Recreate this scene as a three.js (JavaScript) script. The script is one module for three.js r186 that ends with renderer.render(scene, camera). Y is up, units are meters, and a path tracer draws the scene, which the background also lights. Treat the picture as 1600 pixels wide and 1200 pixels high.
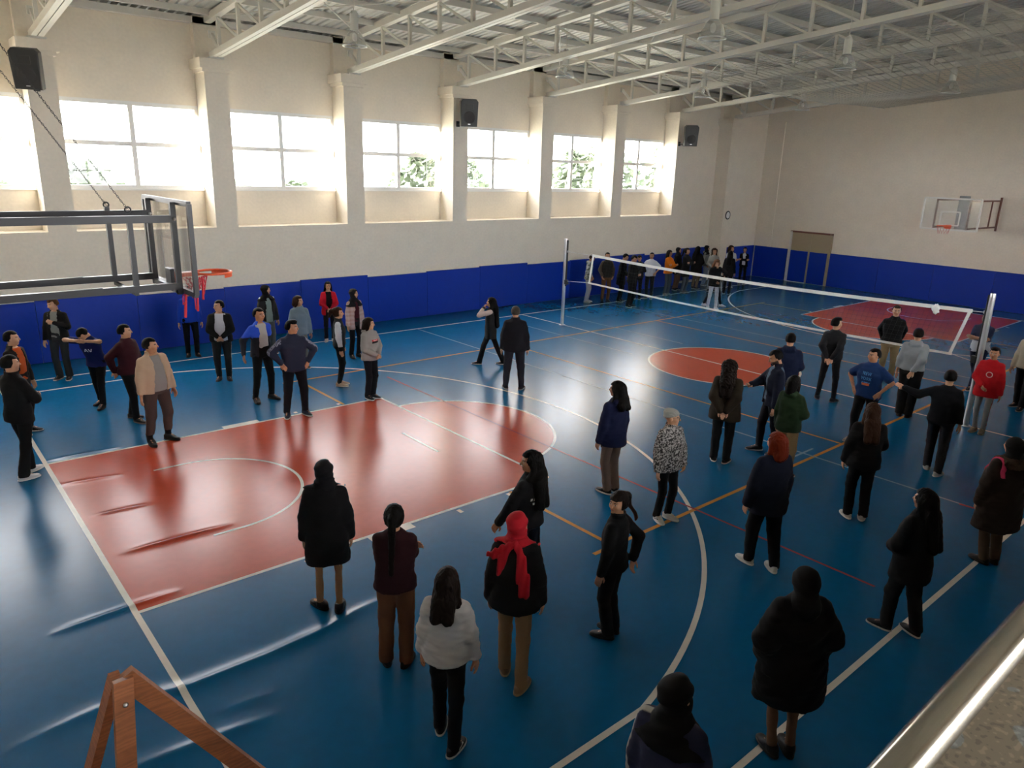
import * as THREE from 'three';
import { mergeGeometries } from 'three/addons/utils/BufferGeometryUtils.js';
import { RoundedBoxGeometry } from 'three/addons/geometries/RoundedBoxGeometry.js';
import { ImprovedNoise } from 'three/addons/math/ImprovedNoise.js';

// ---------------------------------------------------------------- camera, sky, sun, exposure
const scene = new THREE.Scene();
const renderer = new THREE.WebGLRenderer({ antialias: true });
renderer.toneMapping = THREE.LinearToneMapping;
renderer.toneMappingExposure = 1.0;
renderer.shadowMap.enabled = true;
const EYE = [-15.433, 4.508, 9.891], FOCAL = 1149.6;          // focal length in pixels of a 1600 x 1200 frame
const RIGHT = [0.76080333, 0.02941438, 0.64831557], UP = [0.16141333, 0.95900429, -0.23293026], AHEAD = [0.62858892, -0.28186089, -0.72486579];
const camera = new THREE.PerspectiveCamera(2 * Math.atan(600 / FOCAL) * 180 / Math.PI, 4 / 3, 0.02, 400);
camera.matrixAutoUpdate = true;
camera.quaternion.setFromRotationMatrix(new THREE.Matrix4().makeBasis(new THREE.Vector3(...RIGHT), new THREE.Vector3(...UP), new THREE.Vector3(...AHEAD).negate()));
camera.position.set(...EYE);
scene.add(camera);
scene.background = new THREE.Color(0.97, 0.98, 1.0).multiplyScalar(21);
const sun = new THREE.DirectionalLight(new THREE.Color(1, 0.93, 0.82), 70);
sun.position.set(-52, 9.2, -13.6); sun.target.position.set(0, 0, 0);
sun.castShadow = true; sun.shadow.mapSize.set(4096, 4096);
Object.assign(sun.shadow.camera, { left: -25, right: 25, top: 25, bottom: -25, near: 1, far: 120 });
scene.add(sun, sun.target);

// ---------------------------------------------------------------- helpers
const noise = new ImprovedNoise();
const N3 = (x, y, z) => noise.noise(x, y, z);
let seedState = 12345;
const rnd = () => { seedState = (seedState * 1664525 + 1013904223) >>> 0; return seedState / 4294967296; };
const names = {};
function numbered(n) { const k = names[n] = (names[n] ?? -1) + 1; return k ? `${n}_${String(k).padStart(3, '0')}` : n; }
function mesh(name, geo, mat, parent) {
  const m = new THREE.Mesh(geo, mat); m.castShadow = m.receiveShadow = true;
  m.name = parent ? name : numbered(name); (parent ?? scene).add(m); return m;
}
function thing(name, label, category, pos = [0, 0, 0], group) {
  const o = new THREE.Group(); o.name = numbered(name); o.position.set(...pos); o.userData = { label, category };
  if (group) o.userData.group = group; scene.add(o); return o;
}
function structure(name, label, category) { const o = new THREE.Group(); o.name = name; o.userData = { kind: 'structure', label, category }; scene.add(o); return o; }
const bx = (w, h, d, x = 0, y = 0, z = 0) => new THREE.BoxGeometry(w, h, d).translate(x, y, z);
const slab = (x0, x1, y0, y1, z0, z1) => bx(x1 - x0, y1 - y0, z1 - z0, (x0 + x1) / 2, (y0 + y1) / 2, (z0 + z1) / 2);
const rbx = (w, h, d, r, x = 0, y = 0, z = 0) => new RoundedBoxGeometry(w, h, d, 2, r).translate(x, y, z);
function beam(a, b, w, h) {                                        // a bar of section w x h from a to b
  const A = new THREE.Vector3(...a), B = new THREE.Vector3(...b), d = B.clone().sub(A), L = d.length(); d.normalize();
  const side = Math.abs(d.y) > 0.9 ? new THREE.Vector3(1, 0, 0) : new THREE.Vector3().crossVectors(new THREE.Vector3(0, 1, 0), d).normalize();
  const up = new THREE.Vector3().crossVectors(d, side);
  return new THREE.BoxGeometry(w, h, L).applyMatrix4(new THREE.Matrix4().makeBasis(side, up, d).setPosition(A.add(B).multiplyScalar(0.5)));
}
const tube = (pts, r, seg = 24, sides = 8, closed = false) => new THREE.TubeGeometry(new THREE.CatmullRomCurve3(pts.map((p) => new THREE.Vector3(...p)), closed), seg, r, sides, closed);
function rod(a, b, r, sides = 8) {
  const A = new THREE.Vector3(...a), B = new THREE.Vector3(...b), d = B.clone().sub(A), L = d.length();
  return new THREE.CylinderGeometry(r, r, L, sides).applyQuaternion(new THREE.Quaternion().setFromUnitVectors(new THREE.Vector3(0, 1, 0), d.normalize())).translate(...A.add(B).multiplyScalar(0.5).toArray());
}
const lathe = (pts, seg = 24) => new THREE.LatheGeometry(pts.map((p) => new THREE.Vector2(...p)), seg);
const merge = (...g) => mergeGeometries(g.flat().map((k) => k.index ? k.toNonIndexed() : k));
const smooth = (a, b, x) => { const t = Math.min(1, Math.max(0, (x - a) / (b - a))); return t * t * (3 - 2 * t); };
function canvasTexture(w, h, draw, srgb = true) {
  const c = document.createElement('canvas'); c.width = w; c.height = h; draw(c.getContext('2d'), w, h);
  const t = new THREE.CanvasTexture(c); if (srgb) t.colorSpace = THREE.SRGBColorSpace; t.wrapS = t.wrapT = THREE.RepeatWrapping; return t;
}
function noiseTexture(size, f, srgb = false) {                     // f(u, v) -> 0..1 or [r, g, b]
  const a = new Uint8Array(size * size * 4);
  for (let j = 0; j < size; j++) for (let i = 0; i < size; i++) {
    const v = f(i / size, j / size), k = (j * size + i) * 4;
    for (let c = 0; c < 3; c++) a[k + c] = Math.max(0, Math.min(255, 255 * (Array.isArray(v) ? v[c] : v)));
    a[k + 3] = 255;
  }
  const t = new THREE.DataTexture(a, size, size); t.magFilter = THREE.LinearFilter; t.wrapS = t.wrapT = THREE.RepeatWrapping;
  if (srgb) t.colorSpace = THREE.SRGBColorSpace; t.needsUpdate = true; return t;
}
function reliefTexture(size, f) {                                  // heights kept as floats so that slopes stay smooth
  const a = new Float32Array(size * size * 4);
  for (let j = 0; j < size; j++) for (let i = 0; i < size; i++) { const k = (j * size + i) * 4; a[k] = a[k + 1] = a[k + 2] = f(i / size, j / size); a[k + 3] = 1; }
  const t = new THREE.DataTexture(a, size, size, THREE.RGBAFormat, THREE.FloatType); t.magFilter = THREE.LinearFilter; t.wrapS = t.wrapT = THREE.RepeatWrapping; t.needsUpdate = true; return t;
}
function tiled(u, v, f, z = 0) {                                    // noise that repeats over 0..1
  const s = (a, b) => N3(a * f, b * f, z);
  const wu = smooth(0.8, 1, u), wv = smooth(0.8, 1, v);
  const m = (a, b, t) => a + (b - a) * t;
  return m(m(s(u, v), s(u - 1, v), wu), m(s(u, v - 1), s(u - 1, v - 1), wu), wv);
}
const mat = (color, roughness = 0.7, more = {}) => new THREE.MeshStandardMaterial({ color: Array.isArray(color) ? new THREE.Color().setRGB(...color) : color, roughness, ...more });
const phys = (color, roughness, more) => new THREE.MeshPhysicalMaterial({ color: Array.isArray(color) ? new THREE.Color().setRGB(...color) : color, roughness, ...more });
function uvBox(g, s = 1) {                                          // uv in metres from the two axes across each face
  const p = g.attributes.position, n = g.attributes.normal, uv = new Float32Array(p.count * 2);
  for (let i = 0; i < p.count; i++) {
    const ax = Math.abs(n.getX(i)), ay = Math.abs(n.getY(i)), az = Math.abs(n.getZ(i));
    const [u, v] = ay > ax && ay > az ? [p.getX(i), p.getZ(i)] : ax > az ? [p.getZ(i), p.getY(i)] : [p.getX(i), p.getY(i)];
    uv[2 * i] = u * s; uv[2 * i + 1] = v * s;
  }
  g.setAttribute('uv', new THREE.BufferAttribute(uv, 2)); return g;
}
// a point on the horizontal plane y that shows at pixel (px, py) of the photograph
function onLevel(px, py, y = 0) {
  const u = (px - 800) / FOCAL, v = (600 - py) / FOCAL, d = [0, 1, 2].map((k) => u * RIGHT[k] + v * UP[k] + AHEAD[k]), t = (y - EYE[1]) / d[1];
  return [EYE[0] + t * d[0], EYE[2] + t * d[2]];
}

// ---------------------------------------------------------------- materials of the hall
const plasterBump = noiseTexture(256, (u, v) => 0.5 + 0.25 * tiled(u, v, 24) + 0.2 * tiled(u, v, 60, 3));
const plasterTone = noiseTexture(256, (u, v) => { const k = 0.95 + 0.016 * tiled(u, v, 5, 9) + 0.02 * tiled(u, v, 30, 5); return [k, k * 0.995, k * 0.985]; }, true);
const cream = mat([0.9, 0.828, 0.715], 0.85, { map: plasterTone, bumpMap: plasterBump, bumpScale: 0.0015 });
for (const t of [plasterBump, plasterTone]) t.repeat.set(0.5, 0.5);
const floorRough = noiseTexture(512, (u, v) => 0.94 + 0.03 * tiled(u, v, 6, 1) + 0.03 * tiled(u, v, 22, 2) + 0.02 * tiled(u, v, 70, 7));
const floorBump = reliefTexture(512, (u, v) => 0.5 + 0.3 * tiled(u, v, 4, 4) + 0.12 * tiled(u, v, 11, 6) + 0.012 * tiled(u, v, 40, 8));
const floorTone = noiseTexture(512, (u, v) => { const k = 0.95 + 0.03 * tiled(u, v, 9, 11) + 0.03 * tiled(u, v, 44, 12); return [k, k, k]; }, true);
for (const t of [floorRough, floorBump, floorTone]) t.repeat.set(0.22, 0.22);
const vinyl = (c) => phys(c, 0.262, { specularIntensity: 0.28, map: floorTone, roughnessMap: floorRough, bumpMap: floorBump, bumpScale: 0.0009 });
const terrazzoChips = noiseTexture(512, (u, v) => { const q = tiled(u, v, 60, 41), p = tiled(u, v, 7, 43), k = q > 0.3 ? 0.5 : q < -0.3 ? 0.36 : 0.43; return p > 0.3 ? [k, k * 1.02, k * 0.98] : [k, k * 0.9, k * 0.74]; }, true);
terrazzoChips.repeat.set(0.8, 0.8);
const M = {
  blueFloor: vinyl([0.002, 0.105, 0.25]), redFloor: vinyl([0.48, 0.06, 0.025]),
  white: vinyl([0.72, 0.69, 0.62]), gold: vinyl([0.5, 0.25, 0.05]), paleBlue: vinyl([0.2, 0.33, 0.42]), redLine: vinyl([0.3, 0.05, 0.06]),
  frame: mat([0.8, 0.8, 0.78], 0.5), glass: phys([1, 1, 1], 0.02, { transmission: 1, thickness: 0, ior: 1.5 }),
  truss: mat([0.66, 0.64, 0.58], 0.38), deck: mat([0.55, 0.55, 0.53], 0.45, { metalness: 0.35 }), purlin: mat([0.68, 0.66, 0.61], 0.5),
  padBlue: phys([0.004, 0.035, 0.36], 0.34, { specularIntensity: 0.5 }), black: mat([0.02, 0.02, 0.02], 0.5), darkSteel: mat([0.03, 0.03, 0.033], 0.4, { metalness: 0.2 }),
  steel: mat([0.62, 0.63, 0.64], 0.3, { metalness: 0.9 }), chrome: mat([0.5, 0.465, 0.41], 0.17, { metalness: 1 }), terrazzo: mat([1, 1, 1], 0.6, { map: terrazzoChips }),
  orange: mat([0.75, 0.11, 0.03], 0.4), cord: mat([0.7, 0.7, 0.68], 0.8), whiteTape: mat([0.78, 0.77, 0.72], 0.7), redCord: mat([0.55, 0.03, 0.05], 0.8), rust: mat([0.16, 0.06, 0.04], 0.6),
};

// ---------------------------------------------------------------- floor: vinyl sheet with its bulges and painted courts
const RIDGES = [
  [[[-15.3, 3.8], [-14.65, 3.74], [-13.92, 3.92], [-13.2, 3.93], [-12.6, 3.88], [-12.2, 3.8], [-11.6, 3.74]], 0.026, 0.08],
  [[[-14.75, 4.58], [-13.4, 4.74]], 0.022, 0.09], [[[-13.8, 4.38], [-13.35, 4.46]], 0.008, 0.06],
  [[[-14.75, 2.32], [-13.5, 2.28]], 0.02, 0.05], [[[-13.86, -0.2], [-13.1, -0.12]], 0.014, 0.045],
  [[[-13.82, 1.06], [-12.45, 1.11]], 0.022, 0.055], [[[-14.05, -1.52], [-13.15, -1.37]], 0.014, 0.045], [[[-14.05, -2.6], [-12.9, -2.56]], 0.016, 0.05],
];
function bulge(x, z) {
  if (x < -15.8 || x > -11 || z < -3.2 || z > 5.3) return 0;
  let h = 0;
  for (const [pts, amp, s] of RIDGES) {
    let best = 9, at = 0;
    for (let i = 0; i + 1 < pts.length; i++) {
      const [ax, az] = pts[i], [cx, cz] = pts[i + 1], dx = cx - ax, dz = cz - az;
      const t = Math.min(1, Math.max(0, ((x - ax) * dx + (z - az) * dz) / (dx * dx + dz * dz))), d = Math.hypot(x - ax - t * dx, z - az - t * dz);
      if (d < best) { best = d; at = (i + t) / (pts.length - 1); }
    }
    if (best < 4 * s) h += amp * (0.6 * Math.exp(-best * best / (2 * s * s)) + 0.4 * Math.exp(-best * best / (0.3 * s * s))) * Math.pow(Math.max(0, Math.sin(Math.PI * Math.min(0.999, Math.max(0.001, at)))), 0.7);
  }
  return h;
}
const spread = (a, b, step) => { const n = Math.max(1, Math.round((b - a) / step)); return Array.from({ length: n + 1 }, (_, i) => a + (b - a) * i / n); };
const join = (...a) => a.flat().filter((x, i, all) => !i || x > all[i - 1] + 1e-6);
function sheet(xs, zs, lift, keep = () => true, shape = (x, z) => [x, z]) {
  const pos = [], uv = [], idx = [];
  for (const z of zs) for (const x of xs) { const [X, Z] = shape(x, z); pos.push(X, bulge(X, Z) + lift, Z); uv.push(X, Z); }
  for (let j = 0; j + 1 < zs.length; j++) for (let i = 0; i + 1 < xs.length; i++) {
    if (!keep(xs[i], zs[j])) continue;
    const a = j * xs.length + i, b = a + 1, c = a + xs.length, d = c + 1; idx.push(a, c, b, b, c, d);
  }
  const g = new THREE.BufferGeometry(); g.setAttribute('position', new THREE.Float32BufferAttribute(pos, 3)); g.setAttribute('uv', new THREE.Float32BufferAttribute(uv, 2)); g.setIndex(idx); g.computeVertexNormals(); return g;
}
function ribbon(pts, width, lift = 0.0022) {                        // a painted line along pts
  const fine = [];
  for (let i = 0; i + 1 < pts.length; i++) {
    const [ax, az] = pts[i], [cx, cz] = pts[i + 1], L = Math.hypot(cx - ax, cz - az), step = Math.min(ax, cx) < -11 ? 0.04 : 0.6, n = Math.max(1, Math.ceil(L / step));
    for (let k = i ? 1 : 0; k <= n; k++) fine.push([ax + (cx - ax) * k / n, az + (cz - az) * k / n]);
  }
  const pos = [], uv = [], idx = [];
  fine.forEach(([x, z], i) => {
    const p = fine[Math.max(0, i - 1)], q = fine[Math.min(fine.length - 1, i + 1)], dx = q[0] - p[0], dz = q[1] - p[1], L = Math.hypot(dx, dz) || 1;
    for (const s of [-1, 1]) { const X = x + s * dz / L * width / 2, Z = z - s * dx / L * width / 2; pos.push(X, bulge(X, Z) + lift, Z); uv.push(X, Z); }
    if (i) idx.push(2 * i - 2, 2 * i, 2 * i - 1, 2 * i - 1, 2 * i, 2 * i + 1);
  });
  const g = new THREE.BufferGeometry(); g.setAttribute('position', new THREE.Float32BufferAttribute(pos, 3)); g.setAttribute('uv', new THREE.Float32BufferAttribute(uv, 2)); g.setIndex(idx); g.computeVertexNormals();
  if (g.attributes.normal.getY(0) < 0) { for (let i = 0; i < idx.length; i += 3) [idx[i], idx[i + 1]] = [idx[i + 1], idx[i]]; g.setIndex(idx); g.computeVertexNormals(); }
  return g;
}
const arc = (cx, cz, r, a0, a1, n = 64) => Array.from({ length: n + 1 }, (_, i) => { const a = a0 + (a1 - a0) * i / n; return [cx + r * Math.cos(a), cz + r * Math.sin(a)]; });
const floor = structure('floor', 'blue vinyl sports floor with red keys and painted court lines', 'floor');
mesh('vinyl_sheet', sheet(join(spread(-17.2, -15.6, 0.4), spread(-15.6, -11, 0.05), spread(-11, 15.7, 0.9)), join(spread(-9.2, -3.2, 0.6), spread(-3.2, 5.3, 0.0215), spread(5.3, 13.2, 0.6)), 0), M.blueFloor, floor);
mesh('slab', slab(-17.2, 15.7, -0.3, -0.02, -9.9, 13.2), M.truss, floor);
mesh('key_area', sheet(spread(-14, -8.2, 0.05), spread(-2.45, 2.45, 0.0215), 0.0008), M.redFloor, floor);
mesh('key_area', sheet(spread(8.2, 14, 1), spread(-2.45, 2.45, 0.7), 0.0008), M.redFloor, floor);
const disc = (cx, r, a0, a1) => { const s = new THREE.Shape([[0, 0], ...arc(0, 0, r, a0, a1)].map((p) => new THREE.Vector2(...p))); const g = new THREE.ShapeGeometry(s).rotateX(-Math.PI / 2).translate(cx, 0.0008, 0); return uvBox(g); };
mesh('free_throw_semicircle', disc(-8.2, 1.8, -Math.PI / 2, Math.PI / 2), M.redFloor, floor);
mesh('free_throw_semicircle', disc(8.2, 1.8, Math.PI / 2, 1.5 * Math.PI), M.redFloor, floor);
mesh('centre_circle', disc(0, 1.8, 0, 2 * Math.PI), M.redFloor, floor);
const line = (pts, w, m = M.white, lift) => mesh('court_line', ribbon(pts, w, lift), m, floor);
for (const s of [-1, 1]) {
  const b = 14 * s, k = 8.2 * s, flip = (a) => s < 0 ? a : a.map(([x, z]) => [-x, z]);
  line([[b, -7.53], [b, 7.53]], 0.06);
  line([[-14, 7.53 * s], [14, 7.53 * s]], 0.06);
  line([[b, 2.45], [k, 2.45]], 0.05, M.white, 0.0026); line([[b, -2.45], [k, -2.45]], 0.05, M.white, 0.0026); line([[k, -2.45], [k, 2.45]], 0.05, M.white, 0.0028);
  line(flip(arc(-8.2, 0, 1.8, -Math.PI / 2, Math.PI / 2)), 0.05, M.white, 0.0024);
  const R3 = 6.8, hoop = -12.485, zs = 6.63, xk = hoop + Math.sqrt(R3 * R3 - zs * zs), a = Math.asin(zs / R3);
  line(flip([[-14, -zs], [xk, -zs], ...arc(hoop, 0, R3, -a, a, 90), [xk, zs], [-14, zs]]), 0.06, M.white, 0.003);
  line(flip([[-12.8, -1.27], [-12.43, -1.27], ...arc(-12.43, 0, 1.27, -Math.PI / 2, Math.PI / 2, 40), [-12.43, 1.27], [-12.8, 1.27]]), 0.045, M.white, 0.0032);
  for (const z of [-2.53, 2.53]) {
    line(flip([[-11.32, z], [-10.68, z]]), 0.13, M.white, 0.002);
    for (const x of [-12.16, -9.95, -9.07]) line(flip([[x, z - 0.01], [x, z + Math.sign(z) * 0.09]]), 0.06, M.white, 0.002);
  }
  for (const q of [-1, 1]) line([[9 * s, 2.5 * q], [9 * s, 4.5 * q]], 0.06, M.gold, 0.0034); line([[-9.35, 4.5 * s], [9.3, 4.5 * s]], 0.06, M.gold, 0.0034); line([[3 * s, -4.5], [3 * s, 4.5]], 0.05, M.gold, 0.0034);
  line([[4 * s, -7.5], [4 * s, 6.9]], 0.04, M.paleBlue, 0.0036); line([[1.05 * s, -6.6], [1.05 * s, -2]], 0.04, M.paleBlue, 0.0036);
  line([[7.3 * s, -3.7], [7.3 * s, 7.0]], 0.035, M.redLine, 0.0038);
  line([[4 * s - 0.35, 4.3], [4 * s + 0.35, 4.3]], 0.04, M.paleBlue, 0.004);
}
line([[0, -7.53], [0, 7.53]], 0.05, M.white, 0.0028); line(arc(0, 0, 1.8, 0, 2 * Math.PI, 80), 0.05, M.white, 0.003);
line([[-8.94, -0.47], [-8.94, 0.61]], 0.05, M.white, 0.0045);
line([[-7.54, 7.5], [-7.54, 7.57]], 0.05, M.redLine, 0.0045); line([[-4.02, 6.75], [-4.0, 7.0]], 0.05, M.redLine, 0.0045);

// ---------------------------------------------------------------- window wall with pillars and recessed bays
const PX = Array.from({ length: 9 }, (_, k) => -15.85 + 3.61 * k);   // pillar centres
const WIN = { y0: 3.76, y1: 5.72, z: -9.65 }, SILL = 2.87;
const chordY = (z) => 6.87 + 0.097 * ((z > 4 ? 8 - z : z) + 8.65);
const deckY = (z) => chordY(z) + 0.97;
const wl = structure('wall_left', 'cream plastered window wall with pillars and deep window recesses', 'wall');
const wallPart = (name, g, m = cream, p = wl) => mesh(name, uvBox(g), m, p);
wallPart('lower_wall', slab(-17.2, 9.7, 0, SILL, -9.95, -9));
wallPart('lower_wall', slab(9.7, 13.3, -0.1, 7.7, -9.95, -9.65));
wallPart('lower_wall', slab(13.3, 15.85, -0.1, 7.7, -9.95, -9.06));
PX.forEach((x, k) => {
  wallPart('pillar', slab(x - 0.275, x + 0.275, k === 8 ? 0 : SILL, 6.72, -9.95, -9));
  wallPart('pillar_cap', slab(x - 0.39, x + 0.39, 6.54, 6.76, -9.7, -8.9));
  wallPart('pillar_cap', slab(x - 0.33, x + 0.33, 6.46, 6.54, -9.7, -8.95));
  wallPart('pillar_stub', slab(x - 0.275, x + 0.275, 6.72, 7.72, -9.95, -9.5));
  if (k > 6) return;
  const a = x + 0.275, b = PX[k + 1] - 0.275;
  wallPart('recess_panel', slab(a, b, SILL, WIN.y0, -9.95, -9.65));
  wallPart('lintel_panel', slab(a, b, WIN.y1, 6.78, -9.95, -9.65));
  wallPart('upper_panel', slab(a, b, 6.78, 7.72, -9.95, -9.69));
});
wallPart('upper_panel', slab(PX[7] + 0.275, PX[8] - 0.275, 7.6, 7.72, -9.95, -9.66));
for (let k = 0; k < 7; k++) {
  const a = PX[k] + 0.275, b = PX[k + 1] - 0.275, m = (a + b) / 2, { y0, y1, z } = WIN, ym = 4.78, f = 0.09;
  const w = structure(`window_${k + 1}`, 'four-pane window with pale frame in a deep recess between pillars', 'window');
  mesh('frame_rail', slab(a, b, y0, y0 + f, z - 0.1, z + 0.01), M.frame, w); mesh('frame_rail', slab(a, b, y1 - f, y1, z - 0.1, z + 0.01), M.frame, w);
  mesh('frame_stile', slab(a, a + f, y0, y1, z - 0.1, z + 0.008), M.frame, w); mesh('frame_stile', slab(b - f, b, y0, y1, z - 0.1, z + 0.008), M.frame, w);
  mesh('mullion', slab(m - 0.055, m + 0.055, y0, y1, z - 0.1, z + 0.012), M.frame, w); mesh('transom', slab(a, b, ym - 0.05, ym + 0.05, z - 0.1, z + 0.011), M.frame, w);
  mesh('window_board', slab(a, b, y0 - 0.03, y0, z - 0.02, z + 0.05), M.frame, w);
  for (const [p, q] of [[a + f, m - 0.04], [m + 0.04, b - f]]) for (const [r, s] of [[y0 + f, ym - 0.04], [ym + 0.04, y1 - f]])
    mesh('pane', new THREE.PlaneGeometry(q - p, s - r).translate((p + q) / 2, (r + s) / 2, z - 0.05), M.glass, w);
}
// ---------------------------------------------------------------- the other walls
const gable = (x0, x1) => { const s = new THREE.Shape(); const pts = [[-9.95, -0.1], [13.2, -0.1], [13.2, deckY(13.2)], [4, deckY(4)], [-9.95, deckY(-9.95)]]; s.setFromPoints(pts.map(([z, y]) => new THREE.Vector2(-z, y))); return new THREE.ExtrudeGeometry(s, { depth: x1 - x0, bevelEnabled: false }).rotateY(Math.PI / 2).translate(x0, 0, 0); };
const wb = structure('wall_back', 'beige end wall behind the far basket', 'wall');
wallPart('end_wall', gable(15.55, 15.85), cream, wb);
wallPart('rib', slab(15.49, 15.56, 1.42, 6.75, -8.32, -8.18), cream, wb);
wallPart('rail', slab(15.53, 15.56, 2.83, 2.86, -8.2, 12.9), cream, wb);
const wf = structure('wall_front', 'cream end wall that carries the near basket', 'wall');
wallPart('end_wall', gable(-17.5, -17.2), cream, wf);
const wr = structure('wall_right', 'cream wall at the back of the balcony', 'wall');
const BW = { y0: 3.1, y1: 5.2 };
wallPart('side_wall', slab(-17.2, 15.6, 0, BW.y0, 13, 13.3), cream, wr); wallPart('side_wall', slab(-17.2, 15.6, BW.y1, deckY(13), 13, 13.3), cream, wr);
PX.forEach((x, k) => {
  wallPart('pier', slab(x - 0.15, x + 0.15, BW.y0, BW.y1, 13, 13.3), cream, wr); if (k > 7) return;
  if (k < 1 || k > 4) { wallPart('side_wall', slab(x + 0.15, PX[k + 1] - 0.15, BW.y0, BW.y1, 13, 13.3), cream, wr); return; }
  const a = x + 0.15, b = PX[k + 1] - 0.15, m = (a + b) / 2, w = structure(`window_${k + 7}`, 'tall two-pane window at the back of the balcony', 'window'), z = 13.15;
  for (const [r, s] of [[BW.y0, BW.y0 + 0.06], [BW.y1 - 0.06, BW.y1]]) mesh('frame_rail', slab(a, b, r, s, z - 0.05, z + 0.05), M.frame, w);
  for (const p of [a, m - 0.03, b - 0.06]) mesh('frame_stile', slab(p, p + 0.06, BW.y0, BW.y1, z - 0.048, z + 0.048), M.frame, w);
  for (const [p, q] of [[a + 0.06, m - 0.03], [m + 0.03, b - 0.06]]) mesh('pane', new THREE.PlaneGeometry(q - p, BW.y1 - BW.y0 - 0.12).translate((p + q) / 2, (BW.y0 + BW.y1) / 2, z), M.glass, w);
});

// ---------------------------------------------------------------- roof deck, purlins
const ceiling = structure('ceiling', 'ribbed metal roof deck on pale purlins', 'ceiling');
{
  const rib = [[0, 0], [0.1, 0], [0.12, 0.035], [0.18, 0.035], [0.2, 0]], prof = [];
  for (let k = 0; k < 5; k++) for (const [x, y] of rib.slice(0, 4)) prof.push([k * 0.2 + x, y]);
  prof.push([1, 0]);
  const deckSheet = (z0, z1) => {
    const pos = [], uv = [], idx = [];
    prof.forEach(([x, y], i) => { for (const z of [z0, z1]) { pos.push(x, deckY(z) + y, z); uv.push(x, z); } if (i) idx.push(2 * i - 2, 2 * i, 2 * i - 1, 2 * i - 1, 2 * i, 2 * i + 1); });
    const g = new THREE.BufferGeometry(); g.setAttribute('position', new THREE.Float32BufferAttribute(pos, 3)); g.setAttribute('uv', new THREE.Float32BufferAttribute(uv, 2)); g.setIndex(idx);
    const h = g.toNonIndexed(); h.computeVertexNormals(); return h;
  };
  const A = deckSheet(-10.2, 4), B = deckSheet(4, 13.3);
  for (let x = -17.6; x < 15.8; x += 1) for (const g of [A, B]) mesh('deck_sheet', g, M.deck, ceiling).position.x = x;
  mesh('roof_layer', slab(-17.6, 16, 9.3, 9.5, -10.2, 13.3), M.deck, ceiling);
  mesh('roof_edge', slab(-17.6, 16, 7.8, 9.4, -10.3, -10.0), cream, ceiling);
  const P = bx(33, 0.13, 0.07);
  for (let k = 0; k < 18; k++) { const z = -8.95 + 1.22 * k; if (z < 13) mesh('purlin', P, M.purlin, ceiling).position.set(-0.9, deckY(z) - 0.068, z); }
  mesh('wall_plate', slab(-17.2, 15.6, 7.56, 7.7, -9.68, -9.5), M.purlin, ceiling);
  for (let k = 0; k < 8; k++) { if (k % 2) continue; for (const [z0, z1] of [[-8.6, -4.9], [-4.9, -1.2], [-1.2, 2.5]]) for (const s of [0, 1]) mesh('brace', rod([PX[k] + 0.05, chordY(s ? z1 : z0) + 0.8, s ? z1 : z0], [PX[k + 1], chordY(s ? z0 : z1) + 0.8, s ? z0 : z1], 0.016, 6), M.purlin, ceiling); }
}
// ---------------------------------------------------------------- trusses
{
  const Z0 = -8.62, DZ = 1.22, D = 0.78;
  const bottom = merge([[-9.05, 4], [4, 13]].map(([a, b]) => [-0.062, 0.062].map((o) => beam([o, chordY(a) + 0.0, a], [o, chordY(b), b], 0.105, 0.13))).flat());
  const top = merge([[-9.3, 4], [4, 13]].map(([a, b]) => beam([0, chordY(a) + D + 0.05, a], [0, chordY(b) + D + 0.05, b], 0.16, 0.15)));
  const post = bx(0.075, D, 0.075), diag = beam([0, D - 0.04, 0], [0, 0.118 + 0.04, DZ], 0.05, 0.05), diag2 = beam([0, D - 0.04, 0], [0, -0.118 + 0.04, DZ], 0.05, 0.05), foot = merge(beam([0, 0.05, 0], [0, 0.42, -0.45], 0.07, 0.09), bx(0.16, 0.16, 0.05, 0, 0.42, -0.45)), plate = rbx(0.34, 0.035, 0.34, 0.01);
  PX.forEach((x, k) => {
    if (k === 0) return;
    const t = thing('roof_truss', 'pale steel roof truss with sloping chords resting on a wall pillar', 'truss', [x, 0, 0], 'roof trusses across the hall');
    mesh('bottom_chord', bottom, M.truss, t); mesh('top_chord', top, M.truss, t);
    for (let i = 0; i < 18; i++) {
      const z = Z0 + i * DZ; if (z > 12.9) break;
      mesh('vertical', post, M.truss, t).position.set(0, chordY(z) + D / 2, z);
      if (i < 17 && z + DZ < 12.9) mesh('diagonal', z + DZ < 4.3 ? diag : diag2, M.truss, t).position.set(0, chordY(z), z);
    }
    mesh('end_strut', foot, M.truss, t).position.set(0, chordY(Z0), Z0);
    mesh('bearing_plate', plate, M.truss, t).position.set(0, 6.775, -9.0);
  });
}

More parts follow.
